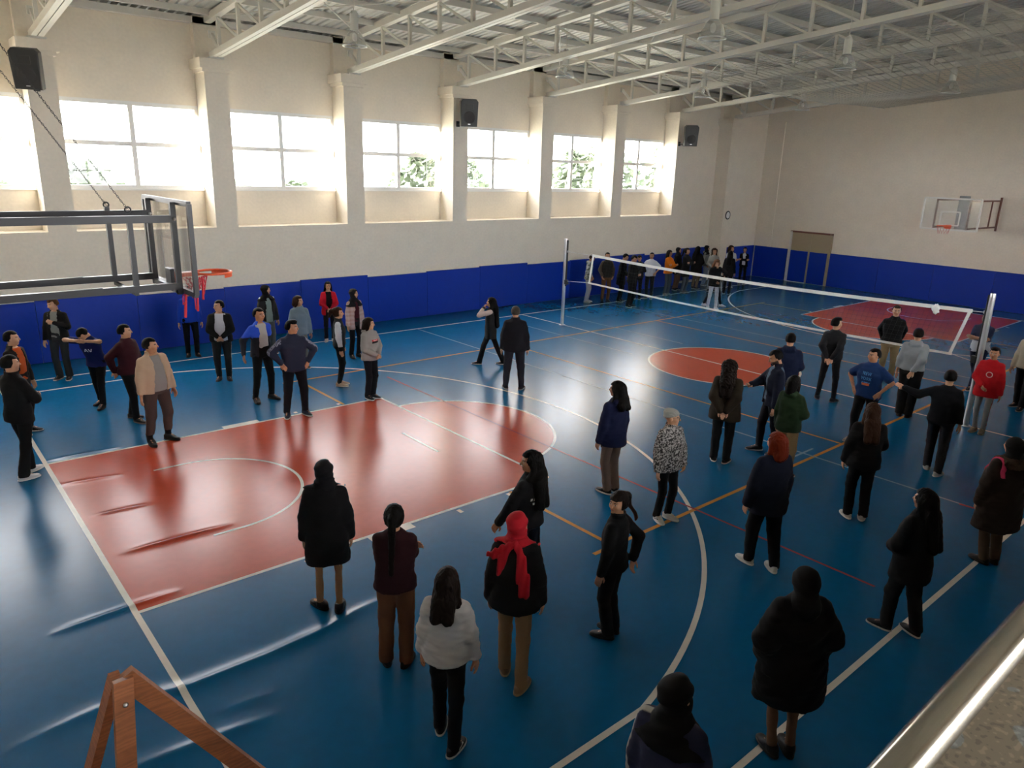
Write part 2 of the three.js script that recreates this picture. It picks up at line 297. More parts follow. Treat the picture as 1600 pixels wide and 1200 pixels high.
// ---------------------------------------------------------------- outside: ground and trees seen through the windows
{
  const ground = structure('ground', 'pale ground outside the hall', 'ground');
  mesh('ground_surface', slab(-60, 90, -0.6, -0.35, -90, -10.2), mat([0.3, 0.3, 0.24], 0.95), ground);
  mesh('ground_surface', slab(-60, 90, -0.6, -0.35, 13.6, 60), mat([0.3, 0.3, 0.24], 0.95), ground);
  const bark = mat([0.12, 0.09, 0.06], 0.9), leafM = phys([0.075, 0.105, 0.06], 0.8, { transmission: 0.35, thickness: 0, side: THREE.DoubleSide });
  const crown = (r, h, n) => {
    const gs = [], leaf = new THREE.PlaneGeometry(0.34, 0.2);
    for (let i = 0; i < n; i++) {
      const a = rnd() * 6.283, t = rnd(), R = r * Math.sqrt(rnd()) * Math.sin(Math.PI * (0.12 + 0.8 * t)) * (0.8 + 0.4 * N3(a * 2, t * 5, r));
      gs.push(leaf.clone().rotateX(rnd() * 3).rotateY(rnd() * 6.28).rotateZ(rnd()).translate(Math.cos(a) * R, h * t, Math.sin(a) * R));
    }
    return merge(gs);
  };
  const kinds = [crown(1.9, 3.4, 900), crown(2.3, 3.0, 1000)];
  const spots = [[-13.5, -17, 0.95, 0], [-9.4, -21, 1.0, 1], [-5.2, -17.5, 0.8, 0], [-1, -22, 0.85, 1], [5, -21, 1.05, 0], [10, -24.5, 1.1, 1], [15.5, -21, 1.15, 0], [20, -23, 1.35, 1], [25, -20, 1.5, 0], [31, -26, 1.5, 1]];
  for (const [x, z, s, k] of spots) {
    const t = thing('leafy_tree', 'sunlit green tree growing outside the hall windows', 'tree', [x, -0.36, z], 'trees outside the windows');
    mesh('trunk', new THREE.CylinderGeometry(0.09, 0.16, 2.6, 8).translate(0, 1.3, 0), bark, t);
    mesh('crown', kinds[k], leafM, t).position.y = 1.7; t.scale.setScalar(s);
  }
}
// ---------------------------------------------------------------- balcony the photographer stands on
{
  const b = structure('balcony', 'grey brown spectator balcony behind the steel handrail', 'balcony');
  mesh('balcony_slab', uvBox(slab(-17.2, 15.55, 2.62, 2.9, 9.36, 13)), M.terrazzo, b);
  for (const x of [-13, -6, 1, 8, 14]) mesh('balcony_column', uvBox(slab(x - 0.2, x + 0.2, 0, 2.62, 9.7, 10.1)), cream, b);
  const r = thing('handrail', 'polished steel tube handrail along the balcony edge', 'handrail', [0, 0, 0]);
  mesh('top_rail', rod([-17.1, 3.828, 9.659], [15.5, 3.828, 9.659], 0.025, 32), M.chrome, r);
  for (let x = -16.6; x < 15.5; x += 1.6) { if (Math.abs(x + 14.2) < 1.2) continue; mesh('post', rod([x, 2.9, 9.659], [x, 3.81, 9.659], 0.018, 12), M.chrome, r); }
}
// ---------------------------------------------------------------- blue wall pads
{
  const padBump = reliefTexture(256, (u, v) => 0.5 + 0.42 * tiled(u, v, 3, 21) + 0.2 * Math.abs(tiled(u, v, 7, 22))); padBump.repeat.set(0.55, 0.55);
  M.padBlue.bumpMap = padBump; M.padBlue.bumpScale = 0.012;
  const pad = (x0, x1, z, group, label, h = 1.4) => {
    const t = thing('wall_pad', label, 'wall pad', [(x0 + x1) / 2, 0, z], group), w = x1 - x0 - 0.004;
    mesh('cover', uvBox(rbx(w, h - 0.012, 0.06, 0.012, 0, h / 2 + 0.002, 0.031)), M.padBlue, t);
    mesh('top_edging', rbx(w, 0.02, 0.064, 0.006, 0, h - 0.008, 0.032), M.padBlue, t);
    return t;
  };
  const W = 2.15;
  for (let i = 0; i < 13; i++) { const x0 = -17.1 + i * 2.06; pad(x0, Math.min(9.68, x0 + 2.06), -9, 'pads along the window wall', 'blue vinyl wall pad fixed below the windows', 1.38 + 0.03 * ((i * 7) % 3 - 1)); }
  pad(9.72, 12.72, -9.65, undefined, 'blue vinyl wall pad in the windowless recess by the far pillar');
  pad(13.36, 15.5, -9.06, undefined, 'blue vinyl wall pad in the far corner beside the last pillar');
  let z = -8.95;
  for (const w of [1.62, 0, 2.1, 2.1, 2.1, 2.1, 2.1, 2.1, 2.1, 1.2]) {
    if (!w) { z = -5.36; continue; }
    const t = pad(-w / 2, w / 2, 0, 'pads along the end wall', 'blue vinyl wall pad fixed to the beige end wall'); t.position.set(15.55, 0, z + w / 2); t.rotation.y = -Math.PI / 2; z += w;
  }
}
// ---------------------------------------------------------------- door in the end wall
{
  const d = structure('door_1', 'double door in the end wall, padded blue below and beige above', 'door');
  const beige = mat([0.38, 0.31, 0.2], 0.6), paleEdge = mat([0.75, 0.72, 0.66], 0.5);
  for (const z of [-7.2, -5.38]) mesh('door_jamb', slab(15.44, 15.56, 0, 2.2, z - 0.05, z + 0.05), z < -7 ? paleEdge : beige, d);
  mesh('door_head', slab(15.44, 15.56, 2.15, 2.22, -7.25, -5.33), M.rust, d);
  for (const [a, c] of [[-7.14, -6.32], [-6.24, -5.44]]) { const leaf = mesh('door_leaf', slab(15.47, 15.55, 0.02, 2.15, a, c), beige, d); mesh('door_pad', rbx(0.05, 1.36, c - a - 0.02, 0.01, 15.45, 0.7, (a + c) / 2), M.padBlue, leaf); }
  mesh('meeting_stile', slab(15.45, 15.55, 0.02, 2.15, -6.32, -6.24), beige, d);
  mesh('door_sill', slab(15.42, 15.5, 0.003, 0.03, -7.2, -6.3), paleEdge, d);
}
// ---------------------------------------------------------------- small fittings on the walls
{
  const v = thing('wall_vent', 'small dark framed round vent on the far pillar', 'vent', [13.08, 2.8, -8.995]);
  mesh('vent_frame', new THREE.TorusGeometry(0.16, 0.028, 8, 28).scale(1, 1, 0.7).translate(0, 0, 0.02), M.black, v); mesh('vent_face', new THREE.CylinderGeometry(0.14, 0.14, 0.03, 24).rotateX(Math.PI / 2).translate(0, 0, 0.015), M.frame, v);
  const speaker = (x, y, z, label, yaw, tilt, off = 0) => {
    const t = thing('loudspeaker', label, 'loudspeaker', [x, y, z]);
    const shape = new THREE.Shape([[-0.22, -0.36], [0.22, -0.36], [0.24, 0.3], [0.19, 0.36], [-0.19, 0.36], [-0.24, 0.3]].map((p) => new THREE.Vector2(...p)));
    const inner = new THREE.Group(); inner.name = 'speaker_head'; inner.rotation.set(tilt, yaw, 0, 'YXZ'); t.add(inner);
    mesh('cabinet', new THREE.ExtrudeGeometry(shape, { depth: 0.3, bevelSize: 0.02, bevelThickness: 0.02, bevelSegments: 2 }).translate(0, 0, -0.15), mat([0.022, 0.024, 0.024], 0.45), inner);
    mesh('horn', new THREE.CylinderGeometry(0.16, 0.07, 0.06, 4, 1, true).rotateY(Math.PI / 4).rotateX(Math.PI / 2).scale(1, 0.7, 1).translate(0, 0.17, 0.15), mat([0.05, 0.05, 0.05], 0.5, { side: THREE.DoubleSide }), inner);
    mesh('woofer_grille', new THREE.SphereGeometry(0.17, 24, 12).scale(1, 1, 0.14).translate(0, -0.12, 0.165), mat([0.03, 0.03, 0.03], 0.6), inner);
    mesh('badge', bx(0.07, 0.022, 0.008, 0, -0.31, 0.174), M.steel, inner);
    mesh('bracket', merge(beam([0, -0.3, -0.1], [off, -0.3, -0.51], 0.05, 0.03), bx(0.12, 0.16, 0.02, off, -0.3, -0.518)), M.black, t);
    mesh('cable', tube([[0.04, -0.2, -0.2], [0.12 + off, -0.1, -0.45], [0.1 + off, 0.1, -0.5], [0.06 + off, 0.3, -0.51]], 0.009, 20, 6), M.frame, t);
  };
  speaker(-12.55, 6.12, -8.47, 'black loudspeaker tilted down on the pillar between the two basket side windows', -0.35, 0.16, 0.2);
  speaker(-1.52, 6.02, -8.47, 'black loudspeaker on the pillar in the middle of the window wall', -0.5, 0.1);
  speaker(9.25, 5.9, -8.47, 'black loudspeaker on the pillar after the last window', -0.75, 0.1);
}
// ---------------------------------------------------------------- lamps under the roof
{
  const bell = phys([0.85, 0.85, 0.83], 0.1, { transmission: 0.85, thickness: 0, side: THREE.DoubleSide });
  for (const [x, z, y] of [[-7.3, -4.72, 6.8], [-1.15, -4.86, 6.8], [5.0, -5.0, 6.8], [10.7, -4.8, 6.8], [-3.6, 1.35, 6.8], [1.4, 1.3, 6.8], [7.4, 1.3, 6.8]]) {
    const t = thing('high_bay_lamp', 'clear bell shaped high bay lamp hanging unlit under the roof trusses', 'lamp', [x, y, z], 'high bay lamps under the roof');
    mesh('shade', lathe([[0.24, 0], [0.235, 0.03], [0.2, 0.12], [0.13, 0.25], [0.08, 0.3]], 28), bell, t);
    mesh('rim', new THREE.TorusGeometry(0.24, 0.012, 8, 32).rotateX(Math.PI / 2), M.steel, t);
    mesh('ballast_housing', merge(new THREE.CylinderGeometry(0.085, 0.085, 0.3, 16).translate(0, 0.45, 0), new THREE.CylinderGeometry(0.05, 0.085, 0.06, 16).translate(0, 0.63, 0)), mat([0.6, 0.6, 0.57], 0.4), t);
    mesh('bulb', new THREE.SphereGeometry(0.055, 16, 12).scale(1, 1.5, 1).translate(0, 0.17, 0), phys([0.95, 0.95, 0.95], 0.2, { transmission: 0.3, thickness: 0 }), t);
    mesh('hanger', rod([0, 0.64, 0], [0, deckY(z) - y - 0.05, 0], 0.01, 6), M.purlin, t);
  }
}
// ---------------------------------------------------------------- ball net stretched below the roof
{
  const t = thing('ceiling_net', 'wide meshed white ball net sagging below the far roof trusses', 'net', [0, 0, 0]);
  const sag = (x, z) => chordY(Math.min(4, z)) - 0.16 - 0.75 * Math.sin(Math.PI * smooth(0, 1, (x - 3) / 12.4)) * smooth(-7, 2, z) * 0.8;
  const strand = (pts) => tube(pts, 0.008, pts.length - 1, 3);
  const gs = [];
  for (let k = 0; k <= 62; k++) { const x = 3 + k * 0.2, p = []; for (let i = 0; i <= 12; i++) { const z = -4 + i * 13 / 12; p.push([x, sag(x, z), z]); } gs.push(strand(p)); }
  for (let k = 0; k <= 65; k++) { const z = -4 + k * 0.2, p = []; for (let i = 0; i <= 12; i++) { const x = 3 + i * 12.4 / 12; p.push([x, sag(x, z), z]); } gs.push(strand(p)); }
  const m = mesh('mesh_cords', merge(gs), mat([0.62, 0.6, 0.54], 0.8), t); m.userData.kind = 'stuff';
  mesh('edge_rope', tube(Array.from({ length: 14 }, (_, i) => { const x = 3 + i * 12.4 / 13; return [x, sag(x, -4), -4]; }), 0.012, 40, 5), M.cord, t);
}
// ---------------------------------------------------------------- volleyball posts and net
{
  const post = (z, s, label) => {
    const t = thing('net_post', label, 'post', [0, 0, z]);
    mesh('tube', merge(new THREE.CylinderGeometry(0.05, 0.05, 2.5, 24).translate(0, 1.25, 0), new THREE.CylinderGeometry(0.045, 0.05, 0.06, 24).translate(0, 2.53, 0)), M.steel, t);
    mesh('rail_strip', rbx(0.05, 1.35, 0.04, 0.01, 0.01, 1.85, s * -0.06), M.black, t);
    mesh('winch', merge(rbx(0.09, 0.14, 0.1, 0.015, 0.0, 1.3, s * -0.09), rod([0, 1.3, s * -0.12], [0.14, 1.22, s * -0.13], 0.008)), M.black, t);
    mesh('floor_plate', new THREE.CylinderGeometry(0.09, 0.1, 0.012, 24).translate(0, 0.007, 0), M.steel, t);
    mesh('hook', new THREE.TorusGeometry(0.025, 0.006, 6, 16).translate(0, 2.2, s * -0.09), M.steel, t);
  };
  post(-5.68, -1, 'tall grey steel volleyball post standing on the centre line near the window wall');
  post(5.46, 1, 'tall grey steel volleyball post beside the boy in the red shirt');
  const t = thing('volleyball_net', 'volleyball net with white top and bottom tapes sagging between two posts', 'net', [0, 0, 0]);
  const top = (u) => [0, 2.19 - 0.1 * Math.sin(Math.PI * u), -4.6 + 9.78 * u], bot = (u) => [0, 1.4 - 0.08 * u - 0.06 * Math.sin(Math.PI * u), -4.7 + 9.68 * u];
  const band = (f, h) => { const pos = [], idx = [], n = 40; for (let i = 0; i <= n; i++) for (const dy of [-h / 2, h / 2]) for (const dx of [-0.004, 0.004]) { const p = f(i / n); pos.push(dx, p[1] + dy, p[2]); } for (let i = 0; i < n; i++) { const a = 4 * i, b = a + 4; for (const [p, q] of [[0, 2], [2, 3], [3, 1], [1, 0]]) idx.push(a + p, b + p, a + q, a + q, b + p, b + q); } const g = new THREE.BufferGeometry(); g.setAttribute('position', new THREE.Float32BufferAttribute(pos, 3)); g.setIndex(idx); const h2 = g.toNonIndexed(); h2.computeVertexNormals(); return h2; };
  mesh('top_tape', band(top, 0.07), M.whiteTape, t); mesh('bottom_tape', band(bot, 0.045), M.whiteTape, t);
  for (const u of [0.004, 0.996]) mesh('side_tape', beam(bot(u), top(u), 0.012, 0.055), M.whiteTape, t);
  const gs = [], mix = (u, v) => { const a = top(u), b = bot(u); return a.map((x, k) => x + (b[k] - x) * v); };
  for (let k = 0; k <= 96; k++) gs.push(rod(mix(k / 96, 0), mix(k / 96, 1), 0.0013, 3));
  for (let k = 1; k < 9; k++) for (let i = 0; i < 12; i++) gs.push(rod(mix(i / 12, k / 9), mix((i + 1) / 12, k / 9), 0.0013, 3));
  mesh('netting', merge(gs), mat([0.03, 0.03, 0.03], 0.9), t).userData.kind = 'stuff';
  mesh('tension_rope', rod([0, 2.2, -5.62], top(0), 0.005), M.cord, t); mesh('tension_rope', rod([0, 1.33, -5.62], bot(0), 0.006), M.cord, t); mesh('tension_rope', rod([0, 2.2, 5.4], top(1), 0.006), M.cord, t); mesh('tension_rope', rod([0, 1.25, 5.4], bot(1), 0.005), M.cord, t);
  const c = thing('cloth_rag', 'crumpled white cloth hung over the net tape beside the boy with crossed arms', 'cloth', [0, 2.13, 4.55]);
  const cloth = new THREE.SphereGeometry(0.075, 20, 14); { const p = cloth.attributes.position; for (let i = 0; i < p.count; i++) { const x = p.getX(i), y = p.getY(i), z = p.getZ(i), k = 1 + 0.5 * N3(x * 25, y * 25, z * 25); p.setXYZ(i, x * k * 0.5, y * k * 1.2, z * k * 0.9); } cloth.computeVertexNormals(); }
  mesh('folded_cloth', cloth, M.whiteTape, c);
}
// ---------------------------------------------------------------- far basket on the end wall
{
  const t = thing('basketball_hoop', 'basket with white framed clear backboard mounted on the beige end wall', 'basketball hoop', [12.8, 2.9, 0]), clear = phys([0.95, 0.97, 0.97], 0.05, { transmission: 0.92, thickness: 0 });
  const b = mesh('backboard', bx(0.015, 1.03, 1.78, 0, 0.52, 0), clear, t);
  for (const [y0, z0, y1, z1] of [[0, -0.9, 0, 0.9], [1.04, -0.9, 1.04, 0.9], [0, -0.9, 1.04, -0.9], [0, 0.9, 1.04, 0.9]]) mesh('white_border', beam([-0.005, y0, z0], [-0.005, y1, z1], 0.05, 0.05), M.whiteTape, b);
  for (const [y0, z0, y1, z1] of [[0.15, -0.3, 0.6, -0.3], [0.15, 0.3, 0.6, 0.3], [0.6, -0.3, 0.6, 0.3], [0.15, -0.3, 0.15, 0.3]]) mesh('target_line', beam([-0.012, y0, z0], [-0.012, y1, z1], 0.012, 0.04), M.whiteTape, b);
  for (const z of [-0.5, 0.55]) for (const y of [0.06, 0.98]) mesh('arm', beam([0.05, y, z], [2.68, y, z + 0.1], 0.05, 0.05), M.rust, t);
  for (const z of [-0.5, 0.55]) { mesh('upright', beam([0.05, 0.0, z], [0.05, 1.04, z], 0.05, 0.05), M.rust, t); mesh('upright', beam([2.65, -0.08, z + 0.1], [2.65, 1.1, z + 0.1], 0.06, 0.06), M.rust, t); mesh('upright', beam([1.9, 0.06, z + 0.07], [1.9, 0.98, z + 0.07], 0.04, 0.04), M.rust, t); }
  mesh('wall_board', rbx(0.05, 1.15, 0.35, 0.01, 1.2, 0.55, -0.05), mat([0.25, 0.25, 0.25], 0.6), t);
  const r = mesh('rim', new THREE.TorusGeometry(0.225, 0.012, 8, 32).rotateX(Math.PI / 2).translate(-0.38, 0.14, 0), M.orange, t); mesh('rim_bracket', merge(rbx(0.16, 0.09, 0.16, 0.01, -0.09, 0.11, 0), rbx(0.03, 0.14, 0.2, 0.01, -0.02, 0.1, 0)), M.orange, r);
  const gs = []; for (let k = 0; k < 12; k++) { const a = k * Math.PI / 6, b2 = a + 0.5; gs.push(rod([-0.38 + 0.22 * Math.cos(a), 0.13, 0.22 * Math.sin(a)], [-0.38 + 0.15 * Math.cos(b2), -0.12, 0.15 * Math.sin(b2)], 0.004, 4)); } mesh('torn_net', merge(gs), M.redCord, t);
}
// ---------------------------------------------------------------- near basket on long arms
{
  const t = thing('basketball_hoop', 'basket on long black arms with dark framed clear backboard seen from behind', 'basketball hoop', [-12.63, 2.95, 0.02]), clear = phys([0.93, 0.93, 0.92], 0.08, { transmission: 0.9, thickness: 0 });
  const b = mesh('backboard', bx(0.015, 1.02, 1.76, 0, 0.52, 0), clear, t);
  for (const [y0, z0, y1, z1] of [[0, -0.9, 0, 0.9], [1.05, -0.9, 1.05, 0.9], [0, -0.9, 1.05, -0.9], [0, 0.9, 1.05, 0.9]]) mesh('border', beam([0, y0, z0], [0, y1, z1], 0.05, 0.06), M.darkSteel, b);
  for (const [y0, z0, y1, z1] of [[0.15, -0.3, 0.6, -0.3], [0.15, 0.3, 0.6, 0.3], [0.6, -0.3, 0.6, 0.3]]) mesh('target_line', beam([0.011, y0, z0], [0.011, y1, z1], 0.008, 0.04), M.whiteTape, b);
  for (const z of [-0.52, 0.48]) {
    mesh('upright', beam([-0.06, -0.04, z], [-0.06, 1.05, z], 0.06, 0.06), M.darkSteel, t);
    mesh('top_arm', beam([-0.03, 0.86, z], [-4.55, 0.86, z], 0.07, 0.085), M.darkSteel, t);
    mesh('bottom_arm', beam([-0.03, 0.06, z], [-4.55, 0.05, z], 0.065, 0.08), M.darkSteel, t);
    mesh('vertical_strut', beam([-0.54, 0.06, z], [-0.54, z > 0 ? 0.9 : 0.95, z], 0.055, 0.055), M.darkSteel, t);
    mesh('brace', beam([-0.9, 0.09, z], [-4.5, z > 0 ? 0.0 : -0.08, z], 0.03, 0.03), M.darkSteel, t);
    mesh('bolt', new THREE.SphereGeometry(0.02, 10, 8).translate(-0.06, 0.86, z + 0.05), M.steel, t);
    mesh('eye_bolt', new THREE.TorusGeometry(0.03, 0.01, 6, 16).translate(-0.54, 0.97, z), M.darkSteel, t);
    const ch = []; for (let k = 0; k < 140; k++) { const u = k / 139, p = [-0.54 - 2.0 * u, 0.97 + 3.35 * u, z - 0.3 * u]; ch.push(new THREE.TorusGeometry(0.009, 0.0028, 4, 8).scale(1.7, 1, 1).rotateX(k % 2 ? 1.57 : 0).rotateZ(-1.03).translate(...p)); }
    mesh('chain', merge(ch), M.darkSteel, t);
  }
  mesh('cross_bar', beam([-0.06, 0.0, -0.55], [-0.06, 0.0, 0.5], 0.06, 0.06), M.darkSteel, t); mesh('cross_bar', beam([-0.54, 0.0, -0.52], [-0.54, 0.0, 0.48], 0.04, 0.04), M.darkSteel, t);
  mesh('mount_plate', rbx(0.05, 0.2, 0.22, 0.01, -0.02, 0.12, 0), M.darkSteel, t);
  const r = mesh('rim', merge(new THREE.TorusGeometry(0.225, 0.016, 10, 40).rotateX(Math.PI / 2), new THREE.CylinderGeometry(0.232, 0.232, 0.05, 40, 1, true, 0.3, 2.6).translate(0, -0.03, 0)).translate(0.52, 0.13, -0.02), mat([0.75, 0.11, 0.03], 0.4, { side: THREE.DoubleSide }), t);
  mesh('rim_bracket', merge(beam([0, 0.13, 0], [0.32, 0.13, -0.01], 0.14, 0.05), rbx(0.03, 0.16, 0.2, 0.01, 0.02, 0.1, 0)), M.orange, r);
  const gs = [], P = (u, v) => [0.12 + 0.34 * u - 0.05 * v, 0.09 - v * (0.45 - 0.28 * Math.abs(Math.sin(5.5 * u))) , 0.1 * Math.sin(4 * u + v)];
  for (let k = 0; k <= 9; k++) for (let j = 0; j < 4; j++) { gs.push(rod(P(k / 9, j / 4), P(Math.min(1, (k + (j % 2 ? 1 : 0)) / 9), (j + 1) / 4), 0.008, 4)); if (k < 9 && j < 3) gs.push(rod(P(k / 9, j / 4), P((k + 1) / 9, (j + 0.6) / 4), 0.007, 4)); }
  gs.push(rod(P(0.1, 0.4), [0.1, -0.42, 0.05], 0.018, 5), rod(P(0.5, 0.4), [0.28, -0.36, 0.0], 0.016, 5), rod(P(0.8, 0.2), [0.36, -0.22, 0.0], 0.016, 5));
  mesh('torn_net', merge(gs), M.redCord, t);
  const logo = canvasTexture(256, 64, (c) => { c.clearRect(0, 0, 256, 64); c.fillStyle = '#222'; c.font = 'bold 44px sans-serif'; c.fillText('TROCOM', 6, 48); });
  mesh('printed_logo', new THREE.PlaneGeometry(0.55, 0.13).rotateY(Math.PI / 2).translate(0.012, 0.72, 0.0), new THREE.MeshStandardMaterial({ map: logo, transparent: true, side: THREE.DoubleSide, roughness: 0.6 }), b);
}
// ---------------------------------------------------------------- wooden stand at the end of the court
{
  const grain = noiseTexture(256, (u, v) => { const k = 0.8 + 0.12 * tiled(u, v, 3, 31) + 0.05 * Math.sin(60 * v + 9 * tiled(u, v, 4, 33)) + 0.06 * tiled(u, v, 30, 35); return [k, k * 0.9, k * 0.8]; }, true); grain.repeat.set(1, 4);
  const wood = mat([0.46, 0.2, 0.1], 0.5, { map: grain }), t = thing('wooden_stand', 'bare wooden trestle of angled planks bolted together at the top', 'stand', [-14.9, 0, 6.55]);
  const leg = (a, b, w, h) => mesh('leg', uvBox(beam(a, b, w, h)), wood, t);
  leg([0.02, 2.17, 0.0], [-0.22, 0, 0.36], 0.085, 0.04); leg([0.0, 2.16, -0.05], [-0.62, 0, -0.35], 0.045, 0.085); leg([0.03, 2.17, -0.03], [1.42, 0, 0.15], 0.045, 0.09);
  mesh('bolt', new THREE.SphereGeometry(0.012, 10, 8).translate(0.01, 2.06, 0.045), M.steel, t);
  mesh('brace', uvBox(beam([-0.38, 0.8, -0.22], [-0.13, 0.8, 0.23], 0.03, 0.07)), wood, t);
}

// ---------------------------------------------------------------- people: distance fields meshed as smooth skins
const smin = (a, b, k) => { const h = Math.max(k - Math.abs(a - b), 0) / k; return Math.min(a, b) - h * h * k * 0.25; };
const smax = (a, b, k) => -smin(-a, -b, k);
function cone(a, b, ra, rb) {                                       // tapered capsule
  const [ax, ay, az] = a, dx = b[0] - ax, dy = b[1] - ay, dz = b[2] - az, q = 1 / (dx * dx + dy * dy + dz * dz + 1e-9), dr = rb - ra;
  return (x, y, z) => { const px = x - ax, py = y - ay, pz = z - az; let t = (px * dx + py * dy + pz * dz) * q; t = t < 0 ? 0 : t > 1 ? 1 : t; const ex = px - t * dx, ey = py - t * dy, ez = pz - t * dz; return Math.sqrt(ex * ex + ey * ey + ez * ez) - ra - dr * t; };
}
const ell = (c, r) => { const m = Math.min(...r); return (x, y, z) => { const a = (x - c[0]) / r[0], b = (y - c[1]) / r[1], d = (z - c[2]) / r[2]; return (Math.sqrt(a * a + b * b + d * d) - 1) * m; }; };
const blend = (k, ...f) => (x, y, z) => { let d = f[0](x, y, z); for (let i = 1; i < f.length; i++) d = smin(d, f[i](x, y, z), k); return d; };
function skin(f, lo, hi, c, warp, tint) {                            // naive surface nets, blocks far from the surface are skipped
  const nx = Math.ceil((hi[0] - lo[0]) / c) + 2, ny = Math.ceil((hi[1] - lo[1]) / c) + 2, nz = Math.ceil((hi[2] - lo[2]) / c) + 2, B = 6, g = new Float32Array(nx * ny * nz), hot = new Uint8Array(Math.ceil(nx / B) * Math.ceil(ny / B) * Math.ceil(nz / B));
  const reach = B * c * 0.87 * 1.9 + 0.012; let nb = 0;
  for (let bz = 0; bz < nz; bz += B) for (let by = 0; by < ny; by += B) for (let bx_ = 0; bx_ < nx; bx_ += B, nb++) {
    const v = f(lo[0] + (bx_ + B / 2) * c, lo[1] + (by + B / 2) * c, lo[2] + (bz + B / 2) * c), near = Math.abs(v) < reach; hot[nb] = near ? 1 : 0;
    for (let z = bz; z < Math.min(nz, bz + B); z++) for (let y = by; y < Math.min(ny, by + B); y++) { let i = (z * ny + y) * nx + bx_; for (let x = bx_; x < Math.min(nx, bx_ + B); x++, i++) g[i] = near ? f(lo[0] + x * c, lo[1] + y * c, lo[2] + z * c) : v; }
  }
  const id = new Int32Array(nx * ny * nz).fill(-1), pos = [], idx = [], off = [0, 1, nx, nx + 1, nx * ny, nx * ny + 1, nx * ny + nx, nx * ny + nx + 1];
  for (let z = 0; z < nz - 1; z++) for (let y = 0; y < ny - 1; y++) for (let x = 0; x < nx - 1; x++) {
    const i = (z * ny + y) * nx + x; let m = 0; for (let k = 0; k < 8; k++) if (g[i + off[k]] < 0) m |= 1 << k;
    if (m === 0 || m === 255) continue;
    let sx = 0, sy = 0, sz = 0, n = 0;
    for (let a = 0; a < 8; a++) for (let e = 0; e < 3; e++) { const b = a | (1 << e); if (b === a || ((m >> a) & 1) === ((m >> b) & 1)) continue; const va = g[i + off[a]], t = va / (va - g[i + off[b]]); sx += (a & 1) + (e === 0 ? t : 0); sy += ((a >> 1) & 1) + (e === 1 ? t : 0); sz += ((a >> 2) & 1) + (e === 2 ? t : 0); n++; }
    id[i] = pos.length / 3; pos.push(lo[0] + (x + sx / n) * c, lo[1] + (y + sy / n) * c, lo[2] + (z + sz / n) * c);
  }
  for (let z = 1; z < nz - 1; z++) for (let y = 1; y < ny - 1; y++) for (let x = 1; x < nx - 1; x++) {
    const i = (z * ny + y) * nx + x, s = g[i] < 0;
    const quad = (j, p, q) => { const a = id[i], b = id[i - p], d = id[i - q], e = id[i - p - q]; if (a < 0 || b < 0 || d < 0 || e < 0) return; if (s) idx.push(a, b, e, a, e, d); else idx.push(a, e, b, a, d, e); };
    if (s !== (g[i + 1] < 0)) quad(0, nx * ny, nx) ; if (s !== (g[i + nx] < 0)) quad(1, 1, nx * ny); if (s !== (g[i + nx * ny] < 0)) quad(2, nx, 1);
  }
  const G = new THREE.BufferGeometry();
  if (tint) { const col = new Float32Array(pos.length); for (let i = 0; i < pos.length; i += 3) { const t = tint(pos[i], pos[i + 1], pos[i + 2]); col[i] = t[0]; col[i + 1] = t[1]; col[i + 2] = t[2]; } G.setAttribute('color', new THREE.BufferAttribute(col, 3)); }
  if (warp) for (let i = 0; i < pos.length; i += 3) { const p = warp(pos[i], pos[i + 1], pos[i + 2]); pos[i] = p[0]; pos[i + 1] = p[1]; pos[i + 2] = p[2]; }
  G.setAttribute('position', new THREE.Float32BufferAttribute(pos, 3)); G.setIndex(idx);
  { // outward winding: the signed volume must be positive
    let v = 0; for (let i = 0; i < idx.length; i += 3) { const a = idx[i] * 3, b = idx[i + 1] * 3, d = idx[i + 2] * 3; v += pos[a] * (pos[b + 1] * pos[d + 2] - pos[b + 2] * pos[d + 1]) - pos[a + 1] * (pos[b] * pos[d + 2] - pos[b + 2] * pos[d]) + pos[a + 2] * (pos[b] * pos[d + 1] - pos[b + 1] * pos[d]); }
    if (v < 0) { for (let i = 0; i < idx.length; i += 3) [idx[i], idx[i + 1]] = [idx[i + 1], idx[i]]; G.setIndex(idx); }
  }
  G.computeVertexNormals(); return G;
}
const lin = (h) => { const c = new THREE.Color(h); return [c.r, c.g, c.b]; };
const cloths = {}, hairs = {};
const cloth = (c, rough = 0.9) => cloths[c + rough] ??= new THREE.MeshPhysicalMaterial({ color: c, roughness: rough, specularIntensity: 0.45 });
const tinted = new THREE.MeshStandardMaterial({ vertexColors: true, roughness: 0.88 }), skinTinted = new THREE.MeshStandardMaterial({ vertexColors: true, roughness: 0.55 });
const unit = (v) => { const l = Math.hypot(...v) || 1; return v.map((x) => x / l); }, add = (a, b, s = 1) => a.map((x, i) => x + s * b[i]), cross = (a, b) => [a[1] * b[2] - a[2] * b[1], a[2] * b[0] - a[0] * b[2], a[0] * b[1] - a[1] * b[0]], dot = (a, b) => a[0] * b[0] + a[1] * b[1] + a[2] * b[2];
function bendTwo(S, T, l1, l2, pole) {                               // elbow or knee between S and T; returns [joint, end]
  let d = add(T, S, -1), L = Math.hypot(...d); const max = (l1 + l2) * 0.998; if (L > max) { d = d.map((x) => x * max / L); L = max; T = add(S, d); }
  const u = d.map((x) => x / L), a = (l1 * l1 - l2 * l2 + L * L) / (2 * L), h = Math.sqrt(Math.max(0, l1 * l1 - a * a)); let p = add(pole, u, -dot(pole, u)); p = unit(p);
  return [add(add(S, u, a), p, h), T];
}
